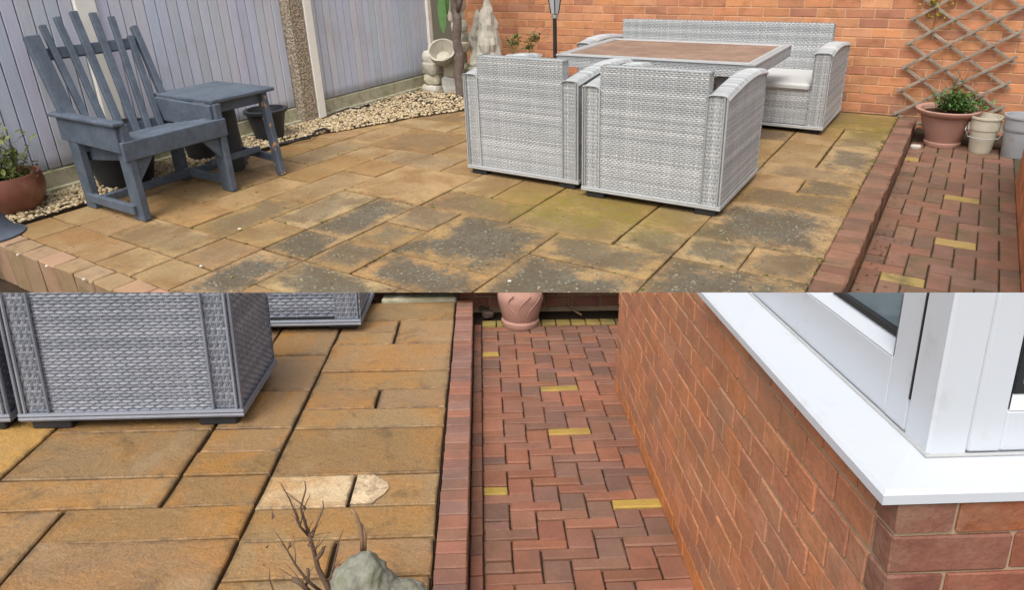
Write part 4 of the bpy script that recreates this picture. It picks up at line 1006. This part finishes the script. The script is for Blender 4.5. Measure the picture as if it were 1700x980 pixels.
branch([(518, 893, 0), (527, 868, .01), (537, 845, .02), (536, 832, .02)], .003, .001)
branch([(524, 930, 0), (534, 918, .01), (537, 912, .01)], .006, .004)
branch([(545, 975, 0), (552, 950, .02), (558, 922, .02), (563, 898, .02), (570, 880, .03)], .0035, .001)
branch([(535, 985, -.01), (510, 965, -.02), (490, 938, -.03), (477, 915, -.03), (469, 905, -.03)], .004, .001)
branch([(520, 990, -.02), (500, 970, -.03), (486, 962, -.03)], .005, .006)
branch([(508, 975, -.02), (512, 958, -.02), (511, 946, -.02)], .003, .004)
branch([(448, 945, -.02), (447, 962, -.02), (455, 985, -.02), (470, 1010, -.01), (540, 1050, 0)], .001, .003)
branch([(602, 915, .05), (601, 895, .05), (597, 872, .05), (590, 855, .05), (584, 846, .05)], .006, .003, 'twig_pale')
branch([(606, 918, .05), (606, 890, .05), (600, 870, .06)], .004, .003, 'twig_pale')
branch([(602, 915, .05), (598, 985, .03), (585, 1050, 0)], .005, .006, 'twig_pale')
for k in range(26):
    x, y = random.choice(((505, 842), (512, 890), (498, 875), (490, 938), (527, 868), (552, 950), (521, 915), (477, 915), (540, 965), (500, 970)))
    a = random.uniform(-1.9, -.2)-(.6 if x < 510 else 0); l = random.uniform(18, 52); P = [(x, y, 0)]
    for q in range(4): P.append((P[-1][0]+math.cos(a)*l/4+random.uniform(-2, 2), P[-1][1]+math.sin(a)*l/4+random.uniform(-2, 2), P[-1][2]+random.uniform(-.012, .012)))
    branch(P, .0014, .0005)
mb = MB()
for k in range(22):
    x, y = random.choice(((468, 908), (480, 905), (444, 940), (495, 880), (562, 945), (556, 950), (505, 842), (512, 900), (540, 912), (523, 925), (450, 850), (457, 855), (440, 905), (560, 900)))
    p = L.onY(x+random.uniform(-5, 5), y+random.uniform(-5, 5), D_)-Vector((sp_.x, sp_.y, 0)); mb.leaf(p, (random.uniform(-1, 1), random.uniform(-1, 1), random.uniform(-1, .6)), (random.uniform(-1, 1), -1, .3), .012, .005)
part('dead_leaf', mb, 'twig', t, stuff=True)
mb = MB()
for k in range(16):
    p = L.onY(571+random.uniform(-6, 9), 988+random.uniform(-6, 14), D_+.02)-Vector((sp_.x, sp_.y, 0)); mb.leaf(p, (random.uniform(-.5, .5), random.uniform(-.5, .3), 1), (random.uniform(-.4, .4), -1, .3), .045, .018)
part('foliage', mb, 'bigleaf', t)

# ====================================================================================================
# set the near terrace at its slope, then trim both terraces along the line where they meet
# ====================================================================================================
bpy.context.view_layer.update()
Rm = U.R.T @ L.R
ML = Matrix([[float(Rm[i][j]) for j in range(3)]+[0.0] for i in range(3)]+[[0, 0, 0, 1]])
ML = Matrix.Translation(EYE) @ ML @ Matrix.Translation((0, 0, -L.h))
for o in TOPS['lo']: o.matrix_world = ML @ o.matrix_world
bpy.context.view_layer.update()
SPL = 486.0
NRM = Vector([float(v) for v in (U.R.T @ np.array([0, 1.0, -(SPL-CY)/FOC]))]).normalized()
def trim(o, side):
    for chd in list(o.children): trim(chd, side)
    if o.type != 'MESH': return
    if o.name.startswith('unseen_ground'): return
    mw = o.matrix_world; me = o.data; nv = len(me.vertices)
    co = np.empty(nv*3); me.vertices.foreach_get('co', co); co = co.reshape(-1, 3)
    W = np.array(mw)[:3, :3]; wc = co @ W.T+np.array(mw.translation)
    d = ((wc-np.array(EYE)) @ np.array(NRM))*side
    if d.min() >= -1e-6: return
    if d.max() <= 1e-6:
        if not o.children: bpy.data.objects.remove(o)
        else: o.data = bpy.data.meshes.new(o.name)
        return
    bm = bmesh.new(); bm.from_mesh(me); inv = mw.inverted(); lo = inv @ EYE; ln = (mw.to_3x3().transposed() @ NRM)
    geom = bm.verts[:]+bm.edges[:]+bm.faces[:]
    r = bmesh.ops.bisect_plane(bm, geom=geom, plane_co=lo, plane_no=ln, clear_inner=(side > 0), clear_outer=(side < 0))
    if nv < 5000:
        ed = [e for e in r['geom_cut'] if isinstance(e, bmesh.types.BMEdge)]
        try: bmesh.ops.holes_fill(bm, edges=ed, sides=0)
        except Exception: pass
    nm = me.copy(); bm.to_mesh(nm); bm.free(); o.data = nm
for o in list(TOPS['up']): trim(o, -1)
for o in list(TOPS['lo']): trim(o, 1)
